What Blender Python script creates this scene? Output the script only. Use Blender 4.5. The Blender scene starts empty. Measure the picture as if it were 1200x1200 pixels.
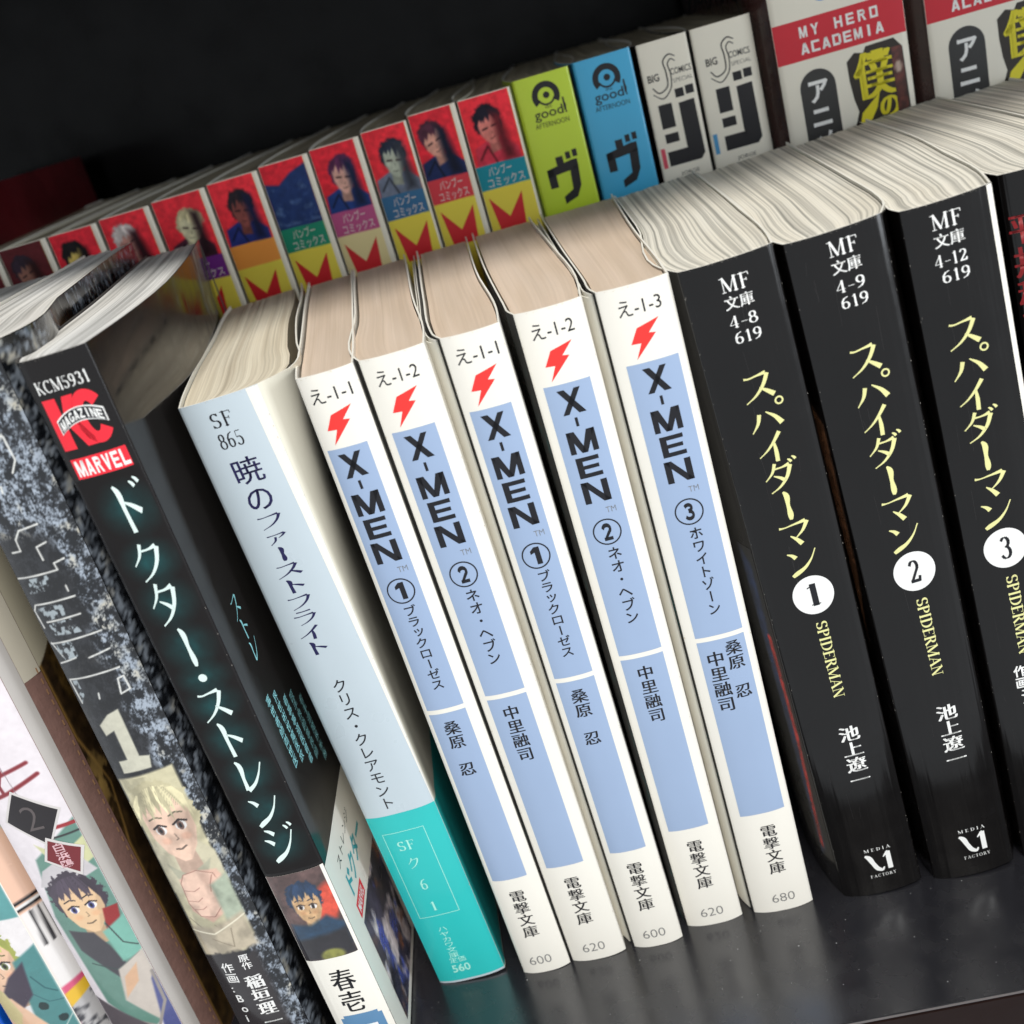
import bpy, bmesh, math, random
import numpy as np
from mathutils import Vector
random.seed(7)
S = bpy.context.scene
C = S.collection
MM = 0.001

# ------------------------------------------------------------------ camera
cam_d = bpy.data.cameras.new('camera')
cam = bpy.data.objects.new('camera', cam_d)
C.objects.link(cam)
S.camera = cam
cam.location = (0.0, -0.20396, 0.19753)
cam.rotation_euler = (1.1642283, 0.2688268, 0.0064470)
cam_d.sensor_width = 36.0
cam_d.lens = 36.0 * 1333.53 / 1200.0
cam_d.clip_start = 0.01
cam_d.clip_end = 20.0
cam_d.dof.use_dof = True
cam_d.dof.focus_distance = 0.235
cam_d.dof.aperture_fstop = 19.0

# ------------------------------------------------------------------ light: a dim room and one soft ceiling lamp in front of the shelf
W = bpy.data.worlds.new('World')
S.world = W
W.use_nodes = True
W.node_tree.nodes['Background'].inputs[0].default_value = (0.90, 0.95, 1.0, 1)
W.node_tree.nodes['Background'].inputs[1].default_value = 0.68

def area(name, loc, target, sx, sy, power, col):
    l = bpy.data.lights.new(name, 'AREA')
    l.shape = 'RECTANGLE'; l.size = sx; l.size_y = sy; l.energy = power; l.color = col
    o = bpy.data.objects.new(name, l)
    C.objects.link(o)
    o.location = loc
    o.rotation_euler = (Vector(target) - Vector(loc)).to_track_quat('-Z', 'Y').to_euler()
    return o
area('ceiling_lamp', (0.20, -1.00, 1.70), (0, 0, 0.08), 0.60, 0.30, 32.0, (1.0, 0.96, 0.90))
area('side_glint_light', (1.70, -0.75, 0.25), (0, 0, 0.05), 0.30, 0.9, 11.0, (0.90, 0.95, 1.0))  # unseen light added from the right for glints on the black spines

S.view_settings.view_transform = 'Standard'
S.view_settings.look = 'None'
S.view_settings.exposure = 0.13
S.view_settings.gamma = 1.0
S.cycles.use_denoising = True
S.cycles.max_bounces = 6

# ------------------------------------------------------------------ colours and materials
def lin(c):
    c = np.asarray(c, float)
    return np.where(c <= 0.04045, c / 12.92, ((np.abs(c) + 0.055) / 1.055) ** 2.4)

_mats = {}
def mat(name, col=(0.8, 0.8, 0.8), rough=0.5, coat=0.0, spec=0.5, var=0.06, vscale=60.0, bump=0.0, bscale=900.0, attr=None, coat_rough=0.08, streak=0.0):
    """plain surface with a little uneven colour, gloss and relief; colours are given as sRGB"""
    if name in _mats: return _mats[name]
    m = bpy.data.materials.new(name); m.use_nodes = True
    nt = m.node_tree; N = nt.nodes; L = nt.links
    p = N['Principled BSDF']
    r, g, b = lin(col)
    tc = N.new('ShaderNodeTexCoord')
    nz = N.new('ShaderNodeTexNoise'); nz.inputs['Scale'].default_value = vscale; nz.inputs['Detail'].default_value = 4
    L.new(tc.outputs['Object'], nz.inputs['Vector'])
    mr = N.new('ShaderNodeMapRange')
    mr.inputs['To Min'].default_value = 1 - var; mr.inputs['To Max'].default_value = 1 + var
    mr.inputs['From Min'].default_value = 0.25; mr.inputs['From Max'].default_value = 0.75
    L.new(nz.outputs['Fac'], mr.inputs['Value'])
    mx = N.new('ShaderNodeVectorMath'); mx.operation = 'SCALE'
    if attr:
        a = N.new('ShaderNodeAttribute'); a.attribute_name = attr
        L.new(a.outputs['Color'], mx.inputs[0])
    else:
        mx.inputs[0].default_value = (r, g, b)
    L.new(mr.outputs[0], mx.inputs['Scale'])
    L.new(mx.outputs[0], p.inputs['Base Color'])
    rr = N.new('ShaderNodeMapRange')
    rr.inputs['To Min'].default_value = max(0.02, rough - 0.07); rr.inputs['To Max'].default_value = min(1, rough + 0.09)
    rr.inputs['From Min'].default_value = 0.3; rr.inputs['From Max'].default_value = 0.7
    n2 = N.new('ShaderNodeTexNoise'); n2.inputs['Scale'].default_value = vscale * 3; n2.inputs['Detail'].default_value = 3
    L.new(tc.outputs['Object'], n2.inputs['Vector']); L.new(n2.outputs['Fac'], rr.inputs['Value']); L.new(rr.outputs[0], p.inputs['Roughness'])
    p.inputs['Specular IOR Level'].default_value = spec
    p.inputs['Coat Weight'].default_value = coat
    p.inputs['Coat Roughness'].default_value = coat_rough
    if bump > 0:
        n3 = N.new('ShaderNodeTexNoise'); n3.inputs['Scale'].default_value = bscale; n3.inputs['Detail'].default_value = 3
        L.new(tc.outputs['Object'], n3.inputs['Vector'])
        bp = N.new('ShaderNodeBump'); bp.inputs['Strength'].default_value = bump; bp.inputs['Distance'].default_value = 0.0003
        L.new(n3.outputs['Fac'], bp.inputs['Height']); L.new(bp.outputs[0], p.inputs['Normal'])
        L.new(bp.outputs[0], p.inputs['Coat Normal'])
    if streak > 0:      # long soft creases and scuffs that run up the spine
        mp = N.new('ShaderNodeMapping'); mp.inputs['Scale'].default_value = (420, 60, 9)
        n4 = N.new('ShaderNodeTexNoise'); n4.inputs['Scale'].default_value = 1.0; n4.inputs['Detail'].default_value = 3
        L.new(tc.outputs['Object'], mp.inputs[0]); L.new(mp.outputs[0], n4.inputs['Vector'])
        b4 = N.new('ShaderNodeBump'); b4.inputs['Strength'].default_value = streak; b4.inputs['Distance'].default_value = 0.0006
        L.new(n4.outputs['Fac'], b4.inputs['Height'])
        if bump > 0: L.new(bp.outputs[0], b4.inputs['Normal'])
        L.new(b4.outputs[0], p.inputs['Normal']); L.new(b4.outputs[0], p.inputs['Coat Normal'])
    _mats[name] = m
    return m

def page_mat(name, light, dark, nu, nv, lo, hi, fine=0.25):
    """edges of stacked leaves: thin streaks that run from spine to fore-edge (u over the thickness, v along the depth)"""
    if name in _mats: return _mats[name]
    m = bpy.data.materials.new(name); m.use_nodes = True
    nt = m.node_tree; N = nt.nodes; L = nt.links
    p = N['Principled BSDF']; p.inputs['Roughness'].default_value = 0.85; p.inputs['Specular IOR Level'].default_value = 0.2
    uv = N.new('ShaderNodeUVMap'); uv.uv_map = 'leaf'
    oi = N.new('ShaderNodeObjectInfo')
    def streak(su, sv, seed, detail=2):
        mp = N.new('ShaderNodeMapping'); mp.inputs['Scale'].default_value = (su, sv, 1)
        L.new(uv.outputs[0], mp.inputs[0])
        ad = N.new('ShaderNodeVectorMath'); ad.operation = 'ADD'
        cb = N.new('ShaderNodeCombineXYZ'); ml = N.new('ShaderNodeMath'); ml.operation = 'MULTIPLY'; ml.inputs[1].default_value = 90.0
        L.new(oi.outputs['Random'], ml.inputs[0]); L.new(ml.outputs[0], cb.inputs[2]); cb.inputs[0].default_value = seed
        L.new(mp.outputs[0], ad.inputs[0]); L.new(cb.outputs[0], ad.inputs[1])
        n = N.new('ShaderNodeTexNoise'); n.inputs['Scale'].default_value = 1.0; n.inputs['Detail'].default_value = detail
        L.new(ad.outputs[0], n.inputs['Vector'])
        return n.outputs['Fac']
    f1 = streak(nu, nv, 3.1)
    f2 = streak(nu * 5, nv * 0.4, 17.7, 1)
    cr = N.new('ShaderNodeValToRGB')
    cr.color_ramp.elements[0].position = lo; cr.color_ramp.elements[1].position = hi
    cr.color_ramp.elements[0].color = (*lin(dark), 1); cr.color_ramp.elements[1].color = (*lin(light), 1)
    L.new(f1, cr.inputs[0])
    mr = N.new('ShaderNodeMapRange'); mr.inputs['From Min'].default_value = 0.3; mr.inputs['From Max'].default_value = 0.62
    mr.inputs['To Min'].default_value = 1 - fine; mr.inputs['To Max'].default_value = 1.03
    L.new(f2, mr.inputs['Value'])
    sc = N.new('ShaderNodeVectorMath'); sc.operation = 'SCALE'
    L.new(cr.outputs[0], sc.inputs[0]); L.new(mr.outputs[0], sc.inputs['Scale'])
    f3 = streak(1.6, 1.1, 41.0, 4)      # broad stains and browning
    m3 = N.new('ShaderNodeMapRange'); m3.inputs['From Min'].default_value = 0.40; m3.inputs['From Max'].default_value = 0.66
    m3.inputs['To Min'].default_value = 0.0; m3.inputs['To Max'].default_value = 0.28
    L.new(f3, m3.inputs['Value'])
    mxs = N.new('ShaderNodeMix'); mxs.data_type = 'RGBA'
    L.new(m3.outputs[0], mxs.inputs['Factor']); L.new(sc.outputs[0], mxs.inputs[6])
    st = N.new('ShaderNodeVectorMath'); st.operation = 'MULTIPLY'; st.inputs[1].default_value = (.90, .82, .70)
    L.new(sc.outputs[0], st.inputs[0]); L.new(st.outputs[0], mxs.inputs[7])
    L.new(mxs.outputs[2], p.inputs['Base Color'])
    bp = N.new('ShaderNodeBump'); bp.inputs['Strength'].default_value = 0.22; bp.inputs['Distance'].default_value = 0.00012
    L.new(f2, bp.inputs['Height']); L.new(bp.outputs[0], p.inputs['Normal'])
    _mats[name] = m
    return m

PG_TAN = page_mat('tan_page_edges', (.85, .78, .71), (.80, .73, .655), 5, 0.8, .35, .65, .03)
PG_CREAM = page_mat('cream_page_edges', (.91, .88, .80), (.78, .74, .66), 14, 0.6, .30, .62, .16)
PG_MANGA = page_mat('streaked_page_edges', (.93, .915, .865), (.60, .595, .565), 30, .34, .30, .58, .16)
PG_GREY = page_mat('grey_page_edges', (.90, .90, .89), (.70, .70, .69), 12, 0.7, .32, .60, .26)
PG_DIM = page_mat('back_row_page_edges', (.82, .78, .68), (.66, .62, .53), 10, 0.8, .30, .65, .2)

WHITE = mat('white_laminate', (.93, .915, .875), .34, .2, var=.03, vscale=28, bump=.10, bscale=140)
CREAM = mat('cream_laminate', (.90, .88, .81), .42, .12, var=.03)
BLACK = mat('black_gloss_laminate', (.042, .033, .031),   .20, .40, spec=.25, var=.3, bump=.03, bscale=260, streak=.45, coat_rough=.12)
DARK = mat('dark_front_cover', (.12, .13, .13), .28, .4, var=.5, vscale=130)
INK = mat('black_ink', (.06, .06, .09), .45, var=.05)
NAVY = mat('navy_ink', (.11, .10, .30), .45)
RED = mat('red_ink', (.92, .20, .18), .42)
REDK = mat('red_logo_ink', (.92, .13, .20), .35, .2)
BLUE = mat('pale_blue_ink', (.60, .68, .80), .36, .2, var=.035, vscale=30, bump=.10, bscale=140)
YEL = mat('pale_yellow_ink', (.90, .89, .62), .4)
WINK = mat('white_ink', (.93, .93, .92), .45)
GINK = mat('grey_ink', (.45, .45, .45), .5)
RIM = mat('paper_rim', (.93, .92, .88), .7)
TEAL = mat('teal_band_laminate', (.16, .74, .73), .36, .2, var=.03)
TINK = mat('pale_teal_ink', (.66, .92, .86), .45)
SILVER = mat('silver_blue_laminate', (.75, .80, .83), .33, .35, spec=.6, var=.02)
ART = mat('printed_colours', (1, 1, 1), .36, .15, attr='paint', var=.03)
ARTM = mat('printed_colours_matt', (1, 1, 1), .5, .0, spec=.2, attr='paint', var=.03)
ARTG = mat('printed_colours_gloss', (1, 1, 1), .2, .55, attr='paint', var=.03)

# ------------------------------------------------------------------ object helpers
def mesh_obj(name, verts, faces, m, parent=None, mats=None, midx=None, smooth=False, uvs=None, uvname='leaf', cols=None):
    me = bpy.data.meshes.new(name)
    me.from_pydata([(v[0] * MM, v[1] * MM, v[2] * MM) for v in verts], [], faces)
    for x in (mats or [m]): me.materials.append(x)
    if midx is not None: me.polygons.foreach_set('material_index', midx)
    if smooth is True: me.polygons.foreach_set('use_smooth', [True] * len(faces))
    elif smooth is not False: me.polygons.foreach_set('use_smooth', smooth)
    if uvs is not None:
        ul = me.uv_layers.new(name=uvname)
        li = np.zeros(len(me.loops), int); me.loops.foreach_get('vertex_index', li)
        ul.data.foreach_set('uv', np.asarray(uvs, float)[li].ravel())
    if cols is not None:
        a = me.color_attributes.new('paint', 'FLOAT_COLOR', 'POINT')
        a.data.foreach_set('color', np.c_[cols, np.ones(len(cols))].ravel())
    me.update()
    o = bpy.data.objects.new(name, me)
    C.objects.link(o)
    if parent is not None: o.parent = parent
    return o

def tag(o, label=None, cat=None, group=None, kind=None):
    if label: o['label'] = label
    if cat: o['category'] = cat
    if group: o['group'] = group
    if kind: o['kind'] = kind
    return o

def hermite(tab, x):
    """smooth curve through a table of (d, value)"""
    X = np.array([t[0] for t in tab], float); Y = np.array([t[1] for t in tab], float)
    if len(X) < 3: return float(np.interp(x, X, Y))
    m = np.gradient(Y, X)
    i = int(np.clip(np.searchsorted(X, x) - 1, 0, len(X) - 2))
    h = X[i + 1] - X[i]; t = min(max((x - X[i]) / h, 0), 1)
    return float((2*t**3-3*t*t+1)*Y[i] + (t**3-2*t*t+t)*h*m[i] + (-2*t**3+3*t*t)*Y[i+1] + (t**3-t*t)*h*m[i+1])

class Book:
    def __init__(s, name, label, x, y0, w, H, D, lean=0.0, Lp=None, Rp=None, bulge=1.3, pexp=2.6, ridge=0.0,
                 mats=(None, None, None), pages=None, inset=(.7, .7), rim=None, group=None, category='book', page_drop=.5, turn=0.0, z=0.0, jit=.10, Rb=None, Rexp=1.3):
        s.w, s.H, s.D, s.b, s.p, s.ridge = w, H, D, bulge, pexp, ridge
        s.Lp = Lp or [(0, 0), (3, -.5), (D, -.5)]
        s.Rp = Rp or [(0, w), (3, w + .5), (D, w + .5)]
        s.Rb = Rb; s.Rexp = Rexp
        s.root = bpy.data.objects.new(name, None); C.objects.link(s.root)
        s.root.empty_display_size = .01
        s.root.location = (x * MM, y0 * MM, z * MM); s.root.rotation_euler = (0, -lean, turn)
        tag(s.root, label, category, group)
        s.K = 10
        s.cover(mats, rim or RIM)
        s.pages(pages, inset, page_drop, jit)
    def RX(s, d, v):
        r = hermite(s.Rp, d)
        if s.Rb:
            t = min(max(v / s.H, 0), 1); b = hermite(s.Rb, d); r = b + (r - b) * t ** s.Rexp
        return r
    def sy(s, u):
        t = 2 * u / s.w - 1
        y = -s.b * (1 - abs(t) ** s.p)
        if s.ridge:
            y -= s.ridge * (math.exp(-((u - 1.3) / .35) ** 2) + math.exp(-((u - s.w + 1.3) / .35) ** 2))
        return y
    def cover(s, mats, rim):
        ds = [0.0, .6, 1.3, 2.2, 3.3, 5, 8, 12, 18] + list(np.linspace(26, s.D, 9))
        left = [(hermite(s.Lp, d), d) for d in ds]; right = [(hermite(s.Rp, d), d) for d in ds]
        nsp = 22 if not s.ridge else 40
        sp = [(s.w * k / nsp, s.sy(s.w * k / nsp)) for k in range(nsp + 1)]
        outer = left[::-1][:-1] + sp + right[1:]
        nl, ns = len(left) - 1, nsp
        T = .35
        P = np.array(outer); tn = np.gradient(P, axis=0); tn /= np.linalg.norm(tn, axis=1)[:, None]
        nrm = np.c_[-tn[:, 1], tn[:, 0]]
        inner = P + nrm * T
        n = len(P)
        vs, fs, mi, sm = [], [], [], []
        zs = [s.H * k / 12 for k in range(13)] if s.Rb else [0, s.H * .25, s.H * .5, s.H * .75, s.H]
        nz = len(zs)
        wob = [random.uniform(-.12, .12) for _ in range(n)]
        for zi, z in enumerate(zs):
            for qi, q in enumerate(P):
                x = q[0]
                if s.Rb and qi >= nl + ns: x = s.RX(ds[qi - nl - ns], z)
                vs.append((x, q[1], z))
        inner0 = inner.copy(); P0 = P.copy()
        if s.Rb:
            for qi in range(nl + ns, n): dxx = s.RX(ds[qi - nl - ns], 0) - P[qi][0]; inner0[qi][0] += dxx; P0[qi][0] += dxx
        for q in inner0: vs.append((q[0], q[1], 0))
        for q in inner: vs.append((q[0], q[1], s.H))
        ib, it = nz * n, nz * n + n
        for z, loop in ((s.H, P), (s.H, inner), (0, P0), (0, inner0)):
            for q in loop: vs.append((q[0], q[1], z))
        r0 = it + n
        rI = r0 + 4 * n
        for z in zs:
            for qi, q in enumerate(inner):
                x = q[0] + (s.RX(ds[qi - nl - ns], z) - P[qi][0] if s.Rb and qi >= nl + ns else 0)
                vs.append((x, q[1], z))
        for i in range(n - 1):
            k = 1 if i < nl else (0 if i < nl + ns else 2)
            for zi in range(nz - 1):
                fs.append((zi*n+i, zi*n+i+1, (zi+1)*n+i+1, (zi+1)*n+i)); mi.append(k); sm.append(True)
            for zi in range(nz - 1):
                fs.append((rI + zi*n+i+1, rI + zi*n+i, rI + (zi+1)*n+i, rI + (zi+1)*n+i+1)); mi.append(3); sm.append(True)
            fs.append((r0 + i, r0 + i + 1, r0 + n + i + 1, r0 + n + i)); mi.append(3); sm.append(False)
            fs.append((r0 + 2*n + i + 1, r0 + 2*n + i, r0 + 3*n + i, r0 + 3*n + i + 1)); mi.append(3); sm.append(False)
        for i in (0, n - 1):
            q = (r0+2*n+i, r0+i, r0+n+i, r0+3*n+i)
            fs.append(q if i == 0 else q[::-1]); mi.append(3); sm.append(False)
        s.cov = mesh_obj('cover', vs, fs, None, s.root, mats=[mats[0], mats[1], mats[2], rim], midx=mi, smooth=sm)
    def pages(s, m, inset, drop, jit):
        nu = 26
        ds = list(np.linspace(.9, 8, 5)) + list(np.linspace(12, s.D - 1.5, 12))
        hs = [random.uniform(-jit, jit) for _ in range(nu + 1)]
        top, bot, uvs = [], [], []
        for d in ds:
            a = hermite(s.Lp, d) + inset[0]; b = hermite(s.Rp, d) - inset[1]
            for k in range(nu + 1):
                u = k / nu
                x = a + (b - a) * u
                yy = d
                if d < 2:
                    t = min(max(x, 0), s.w); yy = d + s.sy(t) * .75
                dd = .0 if d > 2 else -.15
                top.append((x, yy, s.H - drop + hs[k] + dd)); xb = x - (b - a) * u + (max(s.RX(d, 0) - inset[1], a + 1) - a) * u if s.Rb else x; bot.append((xb, yy, .7)); uvs.append((u, d / 60))
        n = nu + 1; R = len(ds)
        fs = [(r*n+k, r*n+k+1, (r+1)*n+k+1, (r+1)*n+k) for r in range(R - 1) for k in range(nu)]
        loop = [k for k in range(nu + 1)] + [r*n+nu for r in range(1, R)] + [(R-1)*n+k for k in range(nu - 1, -1, -1)] + [r*n for r in range(R - 2, 0, -1)]
        prev = loop; V = list(top); U = list(uvs); m_ = len(loop)
        hts = [s.H * k / 12 for k in range(11, 0, -1)] + [.7] if s.Rb else [.7]
        for h in hts:
            cur = []
            for i in loop:
                r, k = divmod(i, n); x, y, _ = top[i]; d = ds[r]
                if s.Rb:
                    A = hermite(s.Lp, d) + inset[0]; x = A + (max(s.RX(d, h) - inset[1], A + 1) - A) * k / nu
                cur.append(len(V)); V.append((x, y, h)); U.append(uvs[i])
            for i in range(m_): fs.append((prev[i], cur[i], cur[(i+1) % m_], prev[(i+1) % m_]))
            prev = cur
        s.pg = mesh_obj('page_block', V, fs, m or PG_CREAM, s.root, uvs=U)
    # --- print lying on the cover
    def surf(s, side, x, v, off):
        if side == 'S': return (x, s.sy(min(max(x, 0), s.w)) - off, v)
        if side == 'R':
            e = .5; r = s.RX(x, v); dx = (s.RX(x + e, v) - r) / e
            l = math.hypot(dx, 1); return (r + off / l, x - off * dx / l, v)
        e = .5; dx = (hermite(s.Lp, x + e) - hermite(s.Lp, x)) / e
        l = math.hypot(dx, 1); return (hermite(s.Lp, x) - off / l, x + off * dx / l, v)
    def knots(s, side):
        if side == 'S': n = 22 if not s.ridge else 40; return [s.w * k / n for k in range(1, n)]
        return [.6, 1.3, 2.2, 3.3, 5, 8, 12, 18] + list(np.linspace(26, s.D, 9))
    def put(s, name, vf, m, layer=1, side='S', label=None):
        """lay a flat print (2D vertices in mm on the face, faces) onto the curved cover"""
        vs, fs = vf
        bm = bmesh.new()
        bv = [bm.verts.new((a, 0, b)) for a, b in vs]
        for f in fs:
            try: bm.faces.new([bv[i] for i in f])
            except ValueError: pass
        lo = min(a for a, b in vs); hi = max(a for a, b in vs)
        for k in s.knots(side):
            if lo + .02 < k < hi - .02:
                g = bm.verts[:] + bm.edges[:] + bm.faces[:]
                bmesh.ops.bisect_plane(bm, geom=g, plane_co=(k, 0, 0), plane_no=(1, 0, 0), dist=1e-4)
        off = .035 * layer
        if side == 'R' and s.Rb:
            for k in range(1, 12):
                z = s.H * k / 12
                bmesh.ops.bisect_plane(bm, geom=bm.verts[:] + bm.edges[:] + bm.faces[:], plane_co=(0, 0, z), plane_no=(0, 0, 1), dist=1e-4)
        for v in bm.verts:
            v.co = Vector(s.surf(side, v.co.x, v.co.z, off)) * MM
        me = bpy.data.meshes.new(name); bm.to_mesh(me); bm.free()
        me.materials.append(m)
        me.polygons.foreach_set('use_smooth', [True] * len(me.polygons))
        o = bpy.data.objects.new(name, me); C.objects.link(o); o.parent = s.cov
        if label: o['label'] = label
        return o
    def paint(s, name, cv, m=None, side='S', layer=1, label=None):
        """lay a painted canvas on the cover"""
        nx, ny = cv.nx, cv.ny
        vs, cols = [], cv.im.reshape(-1, 3)
        for j in range(ny + 1):
            v = cv.v0 + (cv.v1 - cv.v0) * j / ny
            for i in range(nx + 1):
                vs.append(s.surf(side, cv.u0 + (cv.u1 - cv.u0) * i / nx, v, .035 * layer))
        n = nx + 1
        fs = [(j*n+i, j*n+i+1, (j+1)*n+i+1, (j+1)*n+i) for j in range(ny) for i in range(nx)]
        if side == 'L': fs = [f[::-1] for f in fs]
        o = mesh_obj(name, vs, fs, m or ART, s.cov, cols=lin(np.clip(cols, 0, 1)), smooth=True)
        if label: o['label'] = label
        return o

# ------------------------------------------------------------------ a small painter: colours on a grid that becomes a printed picture
def vnoise(x, y, seed):
    xi = np.floor(x).astype(int); yi = np.floor(y).astype(int); fx = x - xi; fy = y - yi
    fx = fx*fx*(3-2*fx); fy = fy*fy*(3-2*fy)
    def h(a, b):
        q = (a * 374761393 + b * 668265263 + seed * 982451653) & 0xffffffff
        q = ((q ^ (q >> 13)) * 1274126177) & 0xffffffff
        return ((q ^ (q >> 16)) & 0xffff) / 65535.0
    return (h(xi, yi)*(1-fx) + h(xi+1, yi)*fx)*(1-fy) + (h(xi, yi+1)*(1-fx) + h(xi+1, yi+1)*fx)*fy
def fbm(x, y, seed, o=4):
    t = 0; a = .5; z = 0
    for k in range(o):
        t = t + a * vnoise(x * 2**k, y * 2**k, seed + k); z += a; a *= .55
    return t / z

class Canvas:
    def __init__(s, u0, u1, v0, v1, step, col):
        s.u0, s.u1, s.v0, s.v1 = u0, u1, v0, v1
        s.nx = max(2, int((u1 - u0) / step)); s.ny = max(2, int((v1 - v0) / step))
        s.U, s.V = np.meshgrid(np.linspace(u0, u1, s.nx + 1), np.linspace(v0, v1, s.ny + 1))
        s.im = np.zeros(s.U.shape + (3,)) + np.array(col, float)
        s.st = step
    def mix(s, m, col):
        m = np.clip(m, 0, 1)[..., None]; s.im = s.im * (1 - m) + np.array(col, float) * m
    def ell(s, cx, cy, rx, ry, col, rot=0, soft=.3, wob=0, seed=1):
        a = math.radians(rot); x = s.U - cx; y = s.V - cy
        X = (x*math.cos(a) + y*math.sin(a)) / rx; Y = (-x*math.sin(a) + y*math.cos(a)) / ry
        r = np.sqrt(X*X + Y*Y)
        if wob: r = r + wob * (fbm(s.U * 1.1, s.V * 1.1, seed, 3) - .5)
        s.mix((1 - r) * min(rx, ry) / soft + .5, col)
    def poly(s, pts, col, soft=.25, a=1.0):
        inside = np.zeros(s.U.shape, bool); dist = np.full(s.U.shape, 1e9)
        for (x1, y1), (x2, y2) in zip(pts, pts[1:] + pts[:1]):
            c = ((y1 > s.V) != (y2 > s.V)) & (s.U < (x2-x1)*(s.V-y1)/((y2-y1) or 1e-9) + x1)
            inside ^= c
            t = np.clip(((s.U-x1)*(x2-x1) + (s.V-y1)*(y2-y1)) / ((x2-x1)**2 + (y2-y1)**2 + 1e-9), 0, 1)
            dist = np.minimum(dist, np.hypot(s.U-x1-t*(x2-x1), s.V-y1-t*(y2-y1)))
        s.mix(np.where(inside, .5 + dist / soft, .5 - dist / soft) * a, col)
    def line(s, pts, w, col, soft=.2, a=1.0):
        dist = np.full(s.U.shape, 1e9)
        for (x1, y1), (x2, y2) in zip(pts, pts[1:]):
            t = np.clip(((s.U-x1)*(x2-x1) + (s.V-y1)*(y2-y1)) / ((x2-x1)**2 + (y2-y1)**2 + 1e-9), 0, 1)
            dist = np.minimum(dist, np.hypot(s.U-x1-t*(x2-x1), s.V-y1-t*(y2-y1)))
        s.mix(((w / 2 - dist) / soft + .5) * a, col)
    def grain(s, sc, amt, seed=1, o=4):
        s.im = np.clip(s.im * (1 + amt * (fbm(s.U * sc, s.V * sc, seed, o)[..., None] - .5) * 2), 0, 1)
    def rock(s, seed=3, mask=None):
        n = fbm(s.U * .8 + 40, s.V * .5, seed, 6); f = fbm(s.U * 3.6, s.V * 2.4, seed + 9, 4)
        r = 1 - np.abs(2 * fbm(s.U * .7, s.V * .45 + 9, seed + 20, 5) - 1) * 3.2
        q = np.clip((n - .47) * 3.2 + (f - .5) * 2.4 + np.clip(r, 0, 1) * .5, 0, 1)
        col = np.stack([.07 + q * .56, .08 + q * .59, .10 + q * .62], -1)
        w = np.clip((fbm(s.U * .33, s.V * .26, seed + 31, 3) - .60) * 6, 0, 1)[..., None]
        col = col * (1 - w * q[..., None]) + np.array([.78, .76, .70]) * w * q[..., None]
        if mask is None: s.im = col
        else: s.im = s.im * (1 - mask[..., None]) + col * mask[..., None]

def head(c, cx, cy, rx, ry, skin, hair, iris, tilt=0.0, seed=1, bangs=9, tiny=False):
    """a plain comic-style head: neck, face, simple eyes and strands of hair; no one in particular"""
    rr = random.Random(seed); skin = np.array(skin); hair = np.array(hair); a = math.radians(tilt)
    def P(x, y): return (cx + (x * math.cos(a) - y * math.sin(a)) * rx, cy + (x * math.sin(a) + y * math.cos(a)) * ry)
    sf_ = .25 if not tiny else .5
    c.ell(*P(0, .42), rx * 1.22, ry * 1.0, hair * .86, tilt, sf_, .35, seed)
    c.poly([P(-.42, -.5), P(.42, -.5), P(.5, -1.5), P(-.5, -1.5)], skin * .80, sf_)
    c.poly([P(-.93, .4), P(-.9, -.2), P(-.62, -.68), P(-.12, -1.02), P(.16, -1.02), P(.62, -.66), P(.9, -.2), P(.93, .4), P(.5, 1), P(-.5, 1)], skin, sf_)
    c.poly([P(.93, .4), P(.9, -.2), P(.62, -.66), P(.16, -1.02), P(.45, -.5), P(.66, .1)], skin * .90, .5)
    for sx in (-1, 1):
        ex, ey = .42 * sx, -.02
        if tiny: c.line([P(ex - .2, ey + .05), P(ex + .2, ey + .05)], ry * .12, (.16, .1, .12), .25, .8); continue
        c.ell(*P(ex, ey), rx * .22, ry * .13, (.96, .95, .94), tilt, .12); c.ell(*P(ex - .02, ey), rx * .13, ry * .13, iris, tilt, .12); c.ell(*P(ex - .02, ey), rx * .06, ry * .07, (.08, .06, .08), tilt, .1)
        c.line([P(ex - .27, ey + .08), P(ex, ey + .17), P(ex + .27, ey + .08)], ry * .055, (.15, .10, .10), .12)
        c.line([P(ex - .28, ey + .34), P(ex, ey + .40), P(ex + .26, ey + .34)], ry * .045, hair * .5, .12)
        c.ell(*P(ex, ey - .32), rx * .2, ry * .10, skin * np.array([1.0, .94, .92]), tilt, .6)
    c.line([P(.02, -.20), P(.08, -.36), P(-.02, -.38)], ry * .035, skin * .66, .12)
    c.line([P(-.2, -.62), P(0, -.66), P(.22, -.60)], ry * .05, skin * .48, .14)
    for k in range(bangs):
        t = -1 + 2 * (k + .5) / bangs; t2 = t + rr.uniform(-.12, .12)
        sh = rr.uniform(.78, 1.12); drop = rr.uniform(.15, .45) + .5 * max(0, abs(t) - .7)
        w = rx * 2.6 / bangs
        x0, y0 = P(t * .7 + .05, 1.22 - .18 * t * t); x1, y1 = P(t2 * .98, .85 - .1 * abs(t)); x2, y2 = P(t2 * 1.12, .62 - drop)
        c.poly([(x0 - w*.5, y0), (x1 - w*.62, y1), (x2, y2), (x1 + w*.62, y1), (x0 + w*.5, y0)], np.clip(hair * sh, 0, 1), sf_ * .8)
    if not tiny:
        for k in range(bangs * 2):
            t = rr.uniform(-.9, .9); x0, y0 = P(t * .6, 1.25 - .2 * t * t); x1, y1 = P(t * 1.0, .6 - .1 * abs(t))
            c.line([(x0, y0), ((x0+x1)/2 + .05, (y0+y1)/2), (x1, y1)], .07, hair * rr.choice([.62, 1.2]) if hair.max() < .8 else hair * .72, .12, .7)
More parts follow.
